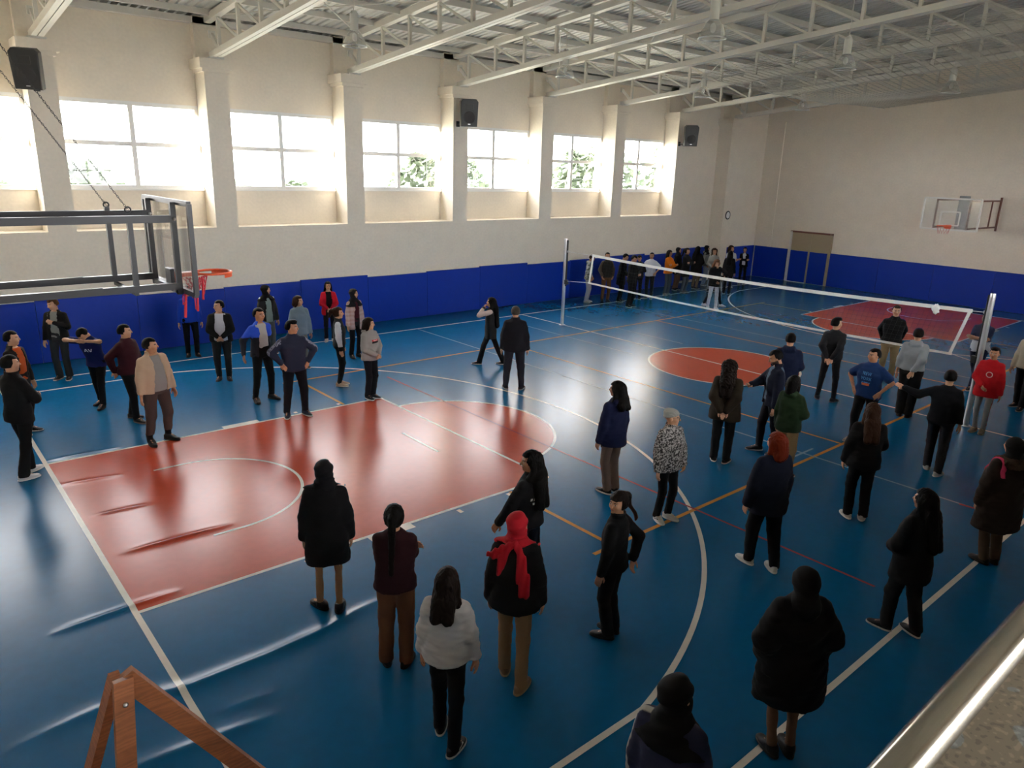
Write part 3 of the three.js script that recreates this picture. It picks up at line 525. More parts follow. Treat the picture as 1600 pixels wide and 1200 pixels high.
// arms: for the person's left (+x) and right (-x): wrist, elbow pole, curl of the fingers, palm normal
const ARMS = {
  down: [[0.252, 0.83, 0.05], [0.3, 0, -1], 0.35, [-1, 0, 0.2]], back: [[0.05, 0.93, -0.2], [0.6, 0, -0.8], 0.5, [0, 0, -1]], front: [[0.05, 0.98, 0.2], [0.8, -0.3, -0.4], 0.6, [-0.7, 0, -0.6]],
  hips: [[0.215, 0.985, 0.06], [1, 0, -0.35], 0.4, [-0.6, -0.4, -0.6]], crossed: [[-0.1, 1.17, 0.2], [0.8, -0.6, 0.1], 0.6, [0, 0, -1]], pocket: [[0.2, 0.9, 0.1], [0.7, 0, -0.8], 0.7, [-1, 0, 0]],
  hold: [[0.06, 1.1, 0.24], [0.8, -0.5, -0.3], 0.8, [-1, 0.2, 0]], phone: [[0.02, 1.13, 0.36], [0.6, -0.8, 0], 0.7, [0, 0.6, -0.6]], point: [[0.5, 1.33, 0.42], [0, -1, -0.2], 0.15, [0, -1, 0]], face: [[0.1, 1.5, 0.2], [1, 0.1, 0.1], 0.5, [-0.3, 0, -1]],
  out: [[0.36, 0.92, 0.02], [0.5, 0, -1], 0.4, [-1, 0, 0]], behind: [[0.16, 0.92, -0.17], [0.6, 0, -0.8], 0.5, [-0.4, 0, -1]], swing: [[0.27, 0.9, 0.22], [0.3, 0, -1], 0.4, [-1, 0, 0]], swingback: [[0.28, 0.88, -0.2], [0.3, 0, -1], 0.4, [-1, 0, 0]], chest: [[0.04, 1.24, 0.2], [0.8, -0.6, 0], 0.8, [-0.4, 0, -1]], mouth: [[0.05, 1.44, 0.17], [0.8, -0.6, 0], 0.6, [-0.2, 0, -1]],
};
const LEGS = { // left foot [x, z, yaw], right foot
  stand: [[0.1, 0.02, 0.25], [-0.1, 0, -0.25]], close: [[0.075, 0.02, 0.15], [-0.075, 0.01, -0.15]], wide: [[0.16, 0.02, 0.35], [-0.16, 0, -0.35]], step: [[0.09, 0.14, 0.15], [-0.1, -0.1, -0.3]], walk: [[0.07, 0.3, 0.05], [-0.08, -0.3, -0.05]], stepr: [[0.1, -0.1, 0.3], [-0.09, 0.14, -0.15]], turn: [[0.1, 0.06, 0.7], [-0.1, 0, -0.1]],
};
const PROFILE = [[1.49, 0.055, 0.055, -0.012], [1.455, 0.075, 0.062, -0.012], [1.43, 0.108, 0.075, -0.012], [1.392, 0.155, 0.09, -0.012], [1.33, 0.182, 0.103, -0.006], [1.25, 0.188, 0.115, 0.002], [1.12, 0.168, 0.108, 0.002], [1.04, 0.165, 0.106, 0], [0.95, 0.178, 0.115, -0.006], [0.86, 0.186, 0.122, -0.01], [0.7, 0.186, 0.124, -0.008], [0.3, 0.2, 0.13, 0]];
function section(y, P = PROFILE) { if (y >= P[0][0]) return P[0]; for (let i = 0; i + 1 < P.length; i++) if (y >= P[i + 1][0]) { const t = (P[i][0] - y) / (P[i][0] - P[i + 1][0]), s = t * t * (3 - 2 * t) * 0.5 + t * 0.5; return P[i].map((v, k) => v + (P[i + 1][k] - v) * s); } return P[P.length - 1]; }
const torso = (loose, w, flare = 0, belly = 0) => (x, y, z) => { const [, a0, b0, zc] = section(y), low = Math.max(0, 1.1 - y), lo2 = loose * (1 - 0.65 * smooth(1.2, 1.42, y)), a = a0 * w + lo2 + flare * low, b = b0 * (0.5 + 0.5 * w) + lo2 + flare * low * 0.8 + belly * Math.exp(-((y - 1.05) ** 2) / 0.02); const u = x / a, v = (z - zc - belly * 0.5 * Math.exp(-((y - 1.05) ** 2) / 0.02)) / b; return (Math.sqrt(u * u + v * v) - 1) * Math.min(a, b) * 0.95; };
const fold = (x, y, z, s) => 0.005 * N3(x * 7 + s, y * 10 + x * 5, z * 7) + 0.0028 * N3(x * 10 + y * 12, y * 30 + s, z * 14);

const HAIR = { black: '#0b0908', dark: '#150e0a', brown: '#2b1a10', lbrown: '#4a2f1c', red: '#5a1d0c', grey: '#3d3833' };
let personCount = 0;
function person(o) {
  const seed = ++personCount * 7.31, H = o.h ?? 1.68, s = H / 1.7, w = o.w ?? (/girl|woman/.test(o.label) ? 0.91 : 1);
  const [X, Z] = o.t ? onLevel(o.t[0], o.t[1], H) : onLevel(o.f[0], o.f[1], 0.01);
  const vx = X - EYE[0], vz = Z - EYE[2], dist = Math.hypot(vx, vz, 3), L = Math.hypot(vx, vz), v = [vx / L, vz / L], rt = [-v[1], v[0]];
  const yawOf = (a) => { const r = a * Math.PI / 180; return Math.atan2(-Math.cos(r) * v[0] + Math.sin(r) * rt[0], -Math.cos(r) * v[1] + Math.sin(r) * rt[1]); };
  const yaw = yawOf(o.a ?? 0); let turn = yawOf(o.ha ?? o.a ?? 0) - yaw; while (turn > Math.PI) turn -= 2 * Math.PI; while (turn < -Math.PI) turn += 2 * Math.PI; turn = Math.max(-1.35, Math.min(1.35, turn));
  const root = thing('person', o.label, 'person', [X, 0.004, Z]); root.rotation.y = yaw; root.scale.setScalar(s);
  const C = Math.min(0.028, Math.max(0.0115, dist * 0.00128)), CH = Math.min(0.0145, Math.max(0.0062, dist * 0.00066)), CF = Math.min(0.0095, Math.max(0.0064, dist * 0.00062));
  const lean = o.lean ?? 0, nod = o.nod ?? 0;
  const bend = (x, y, z) => { if (!lean) return [x, y, z]; const a = lean * smooth(0.82, 1.12, y), c = Math.cos(a), n = Math.sin(a), q = y - 0.93; return [x, 0.93 + q * c - z * n, z * c + q * n]; };
  const headTurn = (x, y, z) => {
    const k = smooth(1.40, 1.52, y), a = turn * k, b = nod * k, c = Math.cos(a), n = Math.sin(a), c2 = Math.cos(b), n2 = Math.sin(b);
    const q = y - 1.49, y2 = q * c2 - z * n2, z2 = z * c2 + q * n2; return bend(x * c + z2 * n, 1.49 + y2, -x * n + z2 * c);
  };
  // skeleton
  const feet = LEGS[o.legs ?? 'stand'], hipY = o.legs === 'walk' ? 0.865 : 0.89, legs = feet.map(([fx, fz, fa], i) => {
    const sg = i ? -1 : 1, hip = [sg * 0.088 * w, hipY, 0], ank = [fx, 0.085, fz - 0.045], [knee, end] = bendTwo(hip, ank, 0.41, 0.405, [sg * 0.15, 0, 1]); return { sg, hip, knee, ank: end, foot: [fx, fz, fa] };
  });
  const pick = Array.isArray(o.arms) ? o.arms : [o.arms ?? 'down', o.arms ?? 'down'];
  const arms = pick.map((p, i) => {
    const sg = i ? -1 : 1, [T0, pole, curl, pn] = typeof p === 'string' ? ARMS[p] : p, S = [sg * 0.157 * (0.6 + 0.4 * w), 1.362, -0.012], wid = T0[0] > 0.1 ? (w - 1) * 0.17 : 0;
    const T = [sg * (T0[0] + wid), T0[1], T0[2] + (i && (p === 'crossed') ? 0.03 : 0) + (w > 1.1 && T0[2] > 0.15 ? 0.03 : 0)], [E, Wr] = bendTwo(S, T, 0.275, 0.25, [sg * pole[0], pole[1], pole[2]]); return { sg, S, E, W: Wr, curl, pn: [sg * pn[0], pn[1], pn[2]] };
  });
  const skinCol = lin(o.skin ?? '#b98a6c'), hc = lin(HAIR[o.hc] ?? o.hc ?? HAIR.black), lips = [skinCol[0] * 0.8, skinCol[1] * 0.5, skinCol[2] * 0.5];
  // body: head, trunk with limbs, two hands, joined into one skin
  const parts = [];
  const headF = (() => {
    const a = blend(0.03, ell([0, 1.612, -0.014], [0.075, 0.088, 0.094]), ell([0, 1.56, 0.016], [0.06, 0.072, 0.07]), cone([0, 1.497, 0.058], [0, 1.503, 0.05], 0.022, 0.026), cone([-0.04, 1.562, 0.055], [-0.036, 1.555, 0.05], 0.022, 0.02), cone([0.04, 1.562, 0.055], [0.036, 1.555, 0.05], 0.022, 0.02));
    const brow = cone([-0.036, 1.611, 0.074], [0.036, 1.611, 0.074], 0.011, 0.011), nose = cone([0, 1.602, 0.083], [0, 1.563, 0.104], 0.008, 0.0135), lip = cone([-0.017, 1.53, 0.083], [0.017, 1.53, 0.083], 0.0075, 0.0075);
    const e1 = ell([0.031, 1.592, 0.098], [0.019, 0.012, 0.018]), e2 = ell([-0.031, 1.592, 0.098], [0.019, 0.012, 0.018]), b1 = ell([0.031, 1.592, 0.073], [0.0125, 0.0115, 0.0115]), b2 = ell([-0.031, 1.592, 0.073], [0.0125, 0.0115, 0.0115]);
    const r1 = ell([0.077, 1.582, -0.012], [0.011, 0.031, 0.02]), r2 = ell([-0.077, 1.582, -0.012], [0.011, 0.031, 0.02]), neck = cone([0, 1.38, -0.022], [0, 1.53, -0.012], 0.056, 0.05);
    return (x, y, z) => { let d = smin(a(x, y, z), neck(x, y, z), 0.03); if (z > 0.03) { d = smin(d, brow(x, y, z), 0.012); d = smax(d, -e1(x, y, z), 0.01); d = smax(d, -e2(x, y, z), 0.01); d = Math.min(d, b1(x, y, z), b2(x, y, z)); d = smin(d, nose(x, y, z), 0.012); d = smin(d, lip(x, y, z), 0.01); } d = smin(d, r1(x, y, z), 0.006); d = smin(d, r2(x, y, z), 0.006); return Math.max(d, 1.40 - y); };
  })();
  parts.push(skin(headF, [-0.11, 1.38, -0.13], [0.11, 1.72, 0.14], CH, headTurn, (x, y, z) => {
    const ax = Math.abs(x);
    if (z > 0.05) {
      const eye = Math.hypot((ax - 0.031) / 0.0135, (y - 1.592) / 0.008); if (eye < 1) return Math.hypot(ax - 0.031, y - 1.592) < 0.007 ? [0.02, 0.013, 0.01] : [0.5, 0.47, 0.43];
      if (ax > 0.012 && ax < 0.052 && Math.abs(y - 1.614 + (ax - 0.03) ** 2 * 6) < 0.0055) return hc.map((q, i) => q * 0.7 + skinCol[i] * 0.12);
      if (ax < 0.026 && Math.abs(y - 1.53) < 0.0095 - ax * 0.2) return lips;
    }
    if (o.beard && y < 1.548 && y > 1.465 && z > -0.02 && !(ax < 0.024 && Math.abs(y - 1.53) < 0.012)) return hc.map((q, i) => q * 0.8 + skinCol[i] * 0.1);
    return skinCol;
  }));
  const bones = [torso(-0.02, w)], b2 = [];
  for (const a of arms) b2.push(cone(a.S, a.E, 0.048, 0.04), cone(a.E, a.W, 0.04, 0.027));
  for (const l of legs) b2.push(cone(l.hip, l.knee, 0.062 * w, 0.036), cone(l.knee, l.ank, 0.036, 0.026), cone(l.ank, [l.foot[0] + 0.1 * Math.sin(l.foot[2]), 0.045, l.foot[1] + 0.06], 0.028, 0.022));
  const trunkF = (x, y, z) => { let d = Math.max(bones[0](x, y, z), y - 1.47, 0.84 - y); for (const b of b2) d = smin(d, b(x, y, z), 0.02); return d; };
  const ex = Math.max(...arms.map((a) => Math.max(Math.abs(a.E[0]), Math.abs(a.W[0])))) + 0.17, zmax = Math.max(0.3, ...arms.map((a) => Math.max(a.E[2], a.W[2]) + 0.1), ...legs.map((l) => l.foot[1] + 0.2)), zmin = Math.min(-0.26, ...arms.map((a) => Math.min(a.E[2], a.W[2]) - 0.1), ...legs.map((l) => l.foot[1] - 0.2));
  parts.push(skin(trunkF, [-ex, 0.01, zmin], [ex, 1.66, zmax], Math.max(0.024, C), bend, () => skinCol));
  for (const a of arms) {
    if (o.hide) break;
    const f0 = unit(add(a.W, a.E, -1)); let n = add(a.pn, f0, -dot(a.pn, f0)); n = unit(n); const t = cross(n, f0).map((q) => q * (a.sg > 0 ? -1 : 1)), at = (f, tt, nn) => add(add(add(a.W, f0, f), t, tt), n, nn), segs = [];
    segs.push(cone(at(-0.05, 0, 0), at(0.01, 0, 0), 0.026, 0.024));
    [0.027, 0.009, -0.009, -0.026].forEach((o2, i) => {
      const len = [0.072, 0.08, 0.074, 0.058][i]; segs.push(cone(at(0.005, o2 * 0.6, 0), at(0.088 - i * 0.003, o2, 0), 0.0155, 0.0115));
      let p = at(0.088 - i * 0.003, o2, 0), ang = 0; for (let k = 0; k < 3; k++) { ang += a.curl * [0.6, 0.9, 0.7][k]; const dir = add(f0.map((q) => q * Math.cos(ang)), n, Math.sin(ang)), q = add(p, dir, len * [0.45, 0.32, 0.23][k]); segs.push(cone(p, q, 0.0095 - k * 0.0008, 0.0087 - k * 0.0008)); p = q; }
    });
    const th = at(0.03, 0.034, 0.008), t2 = at(0.06, 0.052, 0.016 + a.curl * 0.01), t3 = at(0.09, 0.055, 0.024 + a.curl * 0.015); segs.push(cone(at(0.012, 0.018, 0.004), th, 0.015, 0.013), cone(th, t2, 0.0125, 0.0105), cone(t2, t3, 0.0105, 0.009));
    const f = (x, y, z) => { let d = segs[0](x, y, z); for (let k = 1; k < segs.length; k++) d = smin(d, segs[k](x, y, z), 0.006); return d; };
    const c = at(0.07, 0, 0), r = 0.135; parts.push(skin(f, c.map((q) => q - r), c.map((q) => q + r), CF, bend, () => skinCol));
  }
  const bodyGeo = mergeGeometries(parts); mesh('body', bodyGeo, skinTinted, root);
  // trousers
  const bl = o.bl ?? 0.012, aw = o.aw ?? 0.056, bc = o.b ?? '#0a0a0b';
  const legF = []; for (const l of legs) { const side = [0.012 * l.sg, 0, 0]; legF.push(cone(l.hip, l.knee, 0.083 * w + bl, 0.055 + bl + (w - 1) * 0.05), cone(l.knee, add(l.ank, [0, -0.02, 0]), 0.055 + bl + (w - 1) * 0.05, aw)); }
  const hips = torso(0.004 + bl * 0.4, w);
  const legFloor = o.boot ? 0.17 : 0.055;
  const trousersF = (x, y, z) => { let d = smax(hips(x, y, z), 0.82 - y, 0.06); for (const f of legF) d = smin(d, f(x, y, z), 0.022); if (Math.abs(d) < 0.03) d += fold(x, y, z, seed) * 1.4; return Math.max(d, y - 1.03, legFloor - y); };
  const stripe = o.stripe && lin(o.stripe), bcl = lin(bc);
  const tr = mesh(o.tights ? 'tights' : 'trousers', skin(trousersF, [-0.34, legFloor - 0.03, Math.min(-0.25, ...legs.map((l) => l.foot[1] - 0.22))], [0.34, 1.06, Math.max(0.25, ...legs.map((l) => l.foot[1] + 0.15))], C, bend, stripe && ((x, y, z) => { const sg = x > 0 ? 0 : 1, l = legs[sg], t = Math.min(1, Math.max(0, (l.hip[1] - y) / 0.8)), zc = t < 0.5 ? l.hip[2] + (l.knee[2] - l.hip[2]) * t * 2 : l.knee[2] + (l.ank[2] - l.knee[2]) * (t * 2 - 1), xc = t < 0.5 ? l.hip[0] + (l.knee[0] - l.hip[0]) * t * 2 : l.knee[0] + (l.ank[0] - l.knee[0]) * (t * 2 - 1); return Math.abs(z - zc) < 0.018 && Math.abs(x) > Math.abs(xc) + 0.02 ? stripe : bcl; })), stripe ? tinted : cloth(bc), root);
  // shoes with soles
  legs.forEach((l) => {
    const [fx, fz, fa] = l.foot, c = Math.cos(fa), n = Math.sin(fa), CS = Math.max(0.008, C * 0.72);
    const loc = (x, z) => { const px = x - fx, pz = z - fz; return [px * c - pz * n, px * n + pz * c]; };
    const outline = (u, q, e) => { const m = 0.043 + 0.008 * Math.sin((q + 0.11) * 9) + e, L2 = 0.136 + e, zz = (q - 0.022) / L2, uu = u / m; return (Math.pow(Math.pow(Math.abs(uu), 2.6) + Math.pow(Math.abs(zz), 2.6), 1 / 2.6) - 1) * m; };
    const topY = (q) => 0.05 + 0.045 * smooth(0.11, -0.03, q), up = o.boot ?? 0.1, shaft = cone([fx, 0.06, fz - 0.05], add(l.ank, [0, up - 0.09, 0]), 0.042, o.boot ? 0.055 : 0.04);
    const f = (x, y, z) => { const [u, q] = loc(x, z); let d = smax(smax(outline(u, q, 0), y - topY(q), 0.03), 0.018 - y, 0.004); d = smin(d, Math.max(shaft(x, y, z), y - up, 0.02 - y), 0.02); return d; };
    const g = (x, y, z) => { const [u, q] = loc(x, z); return smax(smax(outline(u, q, 0.005), y - 0.026, 0.005), -y, 0.003); };
    const lo = [fx - 0.13, -0.004, fz - 0.17], hi = [fx + 0.13, Math.max(0.125, up + 0.02), fz + 0.19];
    const sh = mesh(o.boot ? 'boot' : 'shoe', skin(f, lo, hi, CS), cloth(o.s ?? '#0a0a0a', 0.6), root);
    mesh('sole', skin(g, lo, [hi[0], 0.034, hi[2]], Math.max(0.0078, CS * 0.9)), cloth(o.so ?? '#b9b4aa', 0.6), sh);
    if (o.socks) mesh('sock', skin((x, y, z) => Math.max(cone(l.ank, add(l.ank, [0, 0.09, 0]), 0.042, 0.044)(x, y, z), y - 0.15), [fx - 0.1, 0.05, fz - 0.15], [fx + 0.1, 0.17, fz + 0.1], 0.012), cloth(o.socks), root);
    if (o.tick) mesh('side_mark', beam([fx + l.sg * 0.045 * c + 0.0 * n, 0.045, fz - 0.03], [fx + l.sg * 0.046 * c + 0.05 * n, 0.06, fz + 0.05], 0.012, 0.008), cloth(o.tick), sh);
  });
  // upper garment
  const hem = o.hem ?? 0.84, loose = o.loose ?? 0.016, tc = o.c ?? '#0a0a0b', sl = o.sl ?? 1;
  const body = torso(loose, w, o.flare ?? 0.02, o.belly ?? 0), slF = arms.map((a) => {
    const r = 0.05 + loose * 0.9 + (w - 1) * 0.05, e = sl >= 1 ? add(a.W, unit(add(a.W, a.E, -1)), -0.004) : null;
    const up = cone(a.S, sl < 1 ? add(a.S, add(a.E, a.S, -1), sl) : a.E, 0.05 + loose * 0.45 + (w - 1) * 0.05, sl < 1 ? r + 0.004 : r - 0.004), fore = sl >= 1 ? cone(a.E, e, r - 0.006, 0.03 + loose * 0.65) : null;
    return (x, y, z) => fore ? smin(up(x, y, z), fore(x, y, z), 0.015) : up(x, y, z);
  });
  const collar = o.collar !== undefined ? o.collar : 0, ring = (x, y, z) => { const q = Math.hypot(x, (z + 0.014) * 1.05) - 0.068 - collar * 0.2, e = Math.abs(y - 1.465 - 0.25 * -z * 0.3) - collar; return Math.hypot(Math.max(0, Math.abs(q) - 0.008), Math.max(0, e)) - 0.006; };
  const hood = o.hood ? blend(0.03, ell([0, 1.425, -0.1], [0.115, 0.055, 0.06]), ell([0.07, 1.455, -0.03], [0.035, 0.03, 0.06]), ell([-0.07, 1.455, -0.03], [0.035, 0.03, 0.06])) : null;
  const open = o.open ? (x, y, z) => { const half = 0.03 + (o.gap ?? 0.045) * (1 - 0.5 * smooth(0.9, 1.4, y)); return Math.max(Math.abs(x) - half, -z + 0.02); } : null;
  const shellT = 0.011, amp = o.amp ?? 1.6, lining = torso(Math.max(0.002, loose - shellT), w, o.flare ?? 0.02, o.belly ?? 0);
  const topF = (x, y, z) => {
    let d = smax(body(x, y, z), y - 1.475, 0.02);
    if (open) { const inner = lining(x, y, z); d = Math.max(d, -Math.max(inner, open(x, y, z) - 0.002)); d = Math.max(d, -Math.max(open(x, y, z), -z)); }
    let q = 9; for (const f of slF) q = Math.min(q, f(x, y, z)); d = smin(d, q, 0.03);
    if (hood) d = smin(d, hood(x, y, z), 0.02); if (collar) d = smin(d, Math.max(ring(x, y, z), open ? -open(x, y, z) : -9), 0.008);
    if (Math.abs(d) < 0.035) d += fold(x, y, z, seed + 3) * amp;
    return Math.max(d, hem + 0.008 * Math.sin(x * 14 + seed) - y, y - 1.66);
  };
  const tcl = lin(tc), scl = o.sc && lin(o.sc), pat = o.pattern;
  const tint = (pat || scl) ? (x, y, z) => {
    if (pat === 'leopard') { const q = N3(x * 52, y * 52, z * 52) + 0.5 * N3(x * 90, y * 90, z * 90); return q > 0.06 ? [0.36, 0.34, 0.33] : [0.012, 0.011, 0.011]; }
    if (pat === 'camo') { const q = N3(x * 12, y * 12, z * 12); return q > 0.15 ? [0.4, 0.42, 0.42] : q > -0.1 ? [0.24, 0.27, 0.25] : [0.09, 0.11, 0.1]; }
    if (pat === 'plaid') { const q = (Math.sin(y * 60) > 0.2) + (Math.sin(x * 60) > 0.2); return [tcl[0] * (1 - 0.12 * q), tcl[1] * (1 - 0.2 * q), tcl[2] * (1 - 0.22 * q)]; }
    if (pat === 'sleevebar') { return x > 0 && slF[0](x, y, z) < body(x, y, z) && Math.abs(z + 0.02) < 0.02 ? scl : tcl; }
    if (pat === 'lower') return y < (o.split ?? 1.1) ? scl : tcl;
    if (pat === 'shoulder') return y > (o.split ?? 1.36) ? scl : tcl;
    if (pat === 'armstripe') { const a = arms[x > 0 ? 0 : 1], q = slF[x > 0 ? 0 : 1](x, y, z), m = Math.abs(x) - Math.abs(a.E[0] + (a.S[0] - a.E[0]) * smooth(a.E[1], a.S[1], y)); return q < body(x, y, z) && m > 0.045 && Math.sin(z * 380) > 0 ? scl : tcl; }
    let q = Math.min(...slF.map((f) => f(x, y, z))); return q < body(x, y, z) - (o.armhole ?? 0.0) && Math.abs(x) > 0.12 ? scl : tcl;
  } : null;
  const ztop = Math.max(0.24, ...arms.map((a) => Math.max(a.E[2], a.W[2]) + 0.16)), zbot = Math.min(-0.26, ...arms.map((a) => Math.min(a.E[2], a.W[2]) - 0.16));
  const xx = Math.max(ex, 0.25 * w + loose + (o.flare ?? 0.02) * 0.6 + 0.03), top = mesh(o.gname ?? 'jacket', skin(topF, [-xx, hem - 0.03, zbot], [xx, 1.62, ztop], C, bend, tint), tint ? tinted : cloth(tc, o.gloss ?? 0.9), root);
  if (o.open) { const inF = torso(Math.max(0, loose - shellT - 0.003), w, o.flare ?? 0.02, o.belly ?? 0), il = o.inHem ?? 0.9; mesh('shirt', skin((x, y, z) => Math.max(inF(x, y, z) + fold(x, y, z, seed + 9) * 1.3, y - 1.452 - (z > 0 ? -0.012 : 0), il - y), [-0.3 * w, il - 0.03, -0.22], [0.3 * w, 1.5, 0.3], C, bend), cloth(o.open), root); }
  if (o.cuff) for (const a of arms) { const d = unit(add(a.W, a.E, -1)); mesh('cuff', skin((x, y, z) => cone(add(a.W, d, -0.045), add(a.W, d, -0.012), 0.04 + loose * 0.5, 0.038 + loose * 0.5)(x, y, z), a.W.map((q) => q - 0.11), a.W.map((q) => q + 0.11), 0.011, bend), cloth(o.cuff), top); }
  // print on the garment: a patch that follows the cloth
  if (o.print) for (const [draw, px, py, pw, ph, side] of o.print) {
    const nx = 14, ny = 14, pos = [], uv = [], idx = [], sg = side === 'back' ? -1 : 1;
    for (let j = 0; j <= ny; j++) for (let i = 0; i <= nx; i++) { const x = px + (i / nx - 0.5) * pw * sg, y = py + (j / ny - 0.5) * ph; let z = 0.45 * sg; for (let k = 0; k < 60; k++) { const d = topF(x, y, z); if (d < 0.002) break; z -= sg * Math.max(0.003, d * 0.7); } const p = bend(x, y, z + sg * 0.004); pos.push(...p); uv.push(i / nx, j / ny); if (i && j) { const a = (j - 1) * (nx + 1) + i - 1, b = a + 1, c = a + nx + 1; idx.push(a, b, c, b, c + 1, c); } }
    const g = new THREE.BufferGeometry(); g.setAttribute('position', new THREE.Float32BufferAttribute(pos, 3)); g.setAttribute('uv', new THREE.Float32BufferAttribute(uv, 2)); g.setIndex(idx); g.computeVertexNormals();
    mesh('print', g, new THREE.MeshStandardMaterial({ map: canvasTexture(256, 256, draw), transparent: true, roughness: 0.85, side: THREE.DoubleSide }), top);
  }
  // hair or head covering
  const hs = o.hair ?? 'short', strand = (x, y, z) => 0.0035 * N3(x * 60 + seed, y * 18, z * 60) + 0.003 * N3(x * 130, y * 30, z * 130);
  const hairMat = () => hairs[o.hc ?? ''] ??= new THREE.MeshPhysicalMaterial({ color: new THREE.Color().setRGB(...hc), roughness: 0.6, specularIntensity: 0.16 });
  const capF = (g) => blend(0.02, ell([0, 1.614, -0.016], [0.077 + g, 0.089 + g, 0.096 + g]), ell([0, 1.58, -0.035], [0.072 + g, 0.07 + g, 0.076 + g]));
  const hairPiece = (name, f, lo, hi, m = hairMat(), c = CH * 1.25) => mesh(name, skin(f, lo, hi, c, headTurn), m, root);
  if (hs === 'hijab' || hs === 'scarf') {
    const colr = o.hj ?? '#0c0b0c', A = blend(0.03, ell([0, 1.61, -0.018], [0.094, 0.103, 0.115]), ell([0, 1.54, 0.008], [0.08, 0.085, 0.085])), drape = (x, y, z) => { const t = Math.min(1, Math.max(0, (1.53 - y) / (o.drape ?? 0.2))), a = 0.08 + 0.16 * t ** 1.4, b = 0.085 + (o.drapeZ ?? 0.07) * t; return (Math.hypot(x / a, (z + 0.005) / b) - 1) * Math.min(a, b); };
    const neckWrap = cone([0, 1.55, 0], [0, 1.4, -0.01], 0.075, 0.088), hole = (x, y, z) => Math.max(Math.hypot(x / 0.054, (y - 1.572) / 0.075) - 1, (0.045 - z) * 20) * 0.05;
    const f = (x, y, z) => { const near = A(x, y, z), wrap = drape(x, y, z); let d = smin(near, smin(Math.max(neckWrap(x, y, z), 1.38 - y), wrap < 0.06 && y < 1.5 ? Math.max(wrap, topF(x, y, z) - 0.018, 1.53 - (o.drape ?? 0.2) - y) : Math.max(wrap, y - 1.5), 0.03), 0.03); if (Math.abs(d) < 0.03) d += fold(x, y, z, seed + 5) * 1.6 + 0.003 * Math.sin(y * 70 + x * 30); d = smax(d, -hole(x, y, z), 0.008); return d; };
    hairPiece('headscarf', f, [-0.27, 1.53 - (o.drape ?? 0.2) - 0.03, -0.24], [0.27, 1.74, 0.24], cloth(colr), Math.max(CH, C * 0.8));
  } else if (hs === 'beanie') {
    const A = capF(0.016), f = (x, y, z) => { let d = A(x, y, z); d = smin(d, ell([0, 1.675, -0.075], [0.06, 0.045, 0.06])(x, y, z), 0.03); d += 0.002 * Math.sin(x * 300) + fold(x, y, z, seed); return smax(d, 1.615 + 0.25 * z - y, 0.01); };
    hairPiece('beanie', f, [-0.12, 1.55, -0.18], [0.12, 1.76, 0.13], cloth(o.hj ?? '#8d8d88'));
  } else if (hs === 'capped') {
    const A = capF(0.022), C2 = blend(0.03, ell([0, 1.6, -0.02], [0.1, 0.11, 0.115]), cone([0, 1.54, -0.03], [0, 1.4, -0.05], 0.085, 0.12));
    hairPiece('hood', (x, y, z) => smax(C2(x, y, z) + fold(x, y, z, seed) * 2, -Math.max(Math.hypot(x / 0.06, (y - 1.575) / 0.085) - 1, (0.04 - z) * 20) * 0.05, 0.01), [-0.2, 1.28, -0.22], [0.2, 1.74, 0.14], cloth(o.hj ?? '#0a0a0a'));
  } else {
    const A = capF(hs === 'short' ? 0.011 : 0.016), low = hs === 'short' ? 1.545 : 1.5, pcs = [];
    if (hs === 'long') pcs.push(cone([0, 1.6, -0.06], [0, 1.42, -0.105], 0.088, 0.085), cone([0.03, 1.45, -0.115], [0.05, o.hl ?? 1.17, -0.15 - loose], 0.075, 0.05), cone([-0.03, 1.45, -0.115], [-0.05, o.hl ?? 1.17, -0.15 - loose], 0.075, 0.05), cone([0.075, 1.58, -0.01], [0.09, 1.4, -0.04], 0.03, 0.04), cone([-0.075, 1.58, -0.01], [-0.09, 1.4, -0.04], 0.03, 0.04));
    if (hs === 'bob') pcs.push(cone([0, 1.6, -0.05], [0, 1.46, -0.085], 0.092, 0.085), cone([0.075, 1.58, 0.0], [0.085, 1.47, -0.01], 0.03, 0.028), cone([-0.075, 1.58, 0.0], [-0.085, 1.47, -0.01], 0.03, 0.028));
    if (hs === 'pony') pcs.push(cone([0, 1.66, -0.1], [0, 1.63, -0.15], 0.03, 0.035), cone([0, 1.63, -0.15], [0.01, o.hl ?? 1.4, -0.17 - loose], 0.038, 0.022));
    if (hs === 'bun') pcs.push(ell([0, 1.6, -0.13], [0.045, 0.045, 0.045]));
    if (o.fluff) pcs.push(ell([0, 1.69, 0.03], [0.06, 0.03, 0.06]));
    const fr = o.fringe ?? 1.648, zf = hs === 'short' ? 0.004 : 0.02, xw = hs === 'short' || hs === 'pony' || hs === 'bun' ? 0.2 : 0.066, faceHole = (x, y, z) => Math.max(y - fr - 0.25 * Math.max(0, 0.085 - z) + 0.12 * Math.abs(x), zf - z, Math.abs(x) - xw);
    const f = (x, y, z) => { let d = smax(A(x, y, z), low + 0.5 * Math.max(0, z + 0.03) - y, 0.015); for (const p of pcs) d = smin(d, p(x, y, z), 0.025); if (Math.abs(d) < 0.03) d += strand(x, y, z) * (hs === 'short' ? 1.1 : 1.8); return smax(d, -faceHole(x, y, z), 0.008); };
    const lowest = hs === 'long' || hs === 'pony' ? (o.hl ?? (hs === 'pony' ? 1.4 : 1.17)) - 0.09 : 1.36;
    hairPiece('hair', f, [-0.2, lowest, -0.27 - loose], [0.2, 1.75, 0.14]);
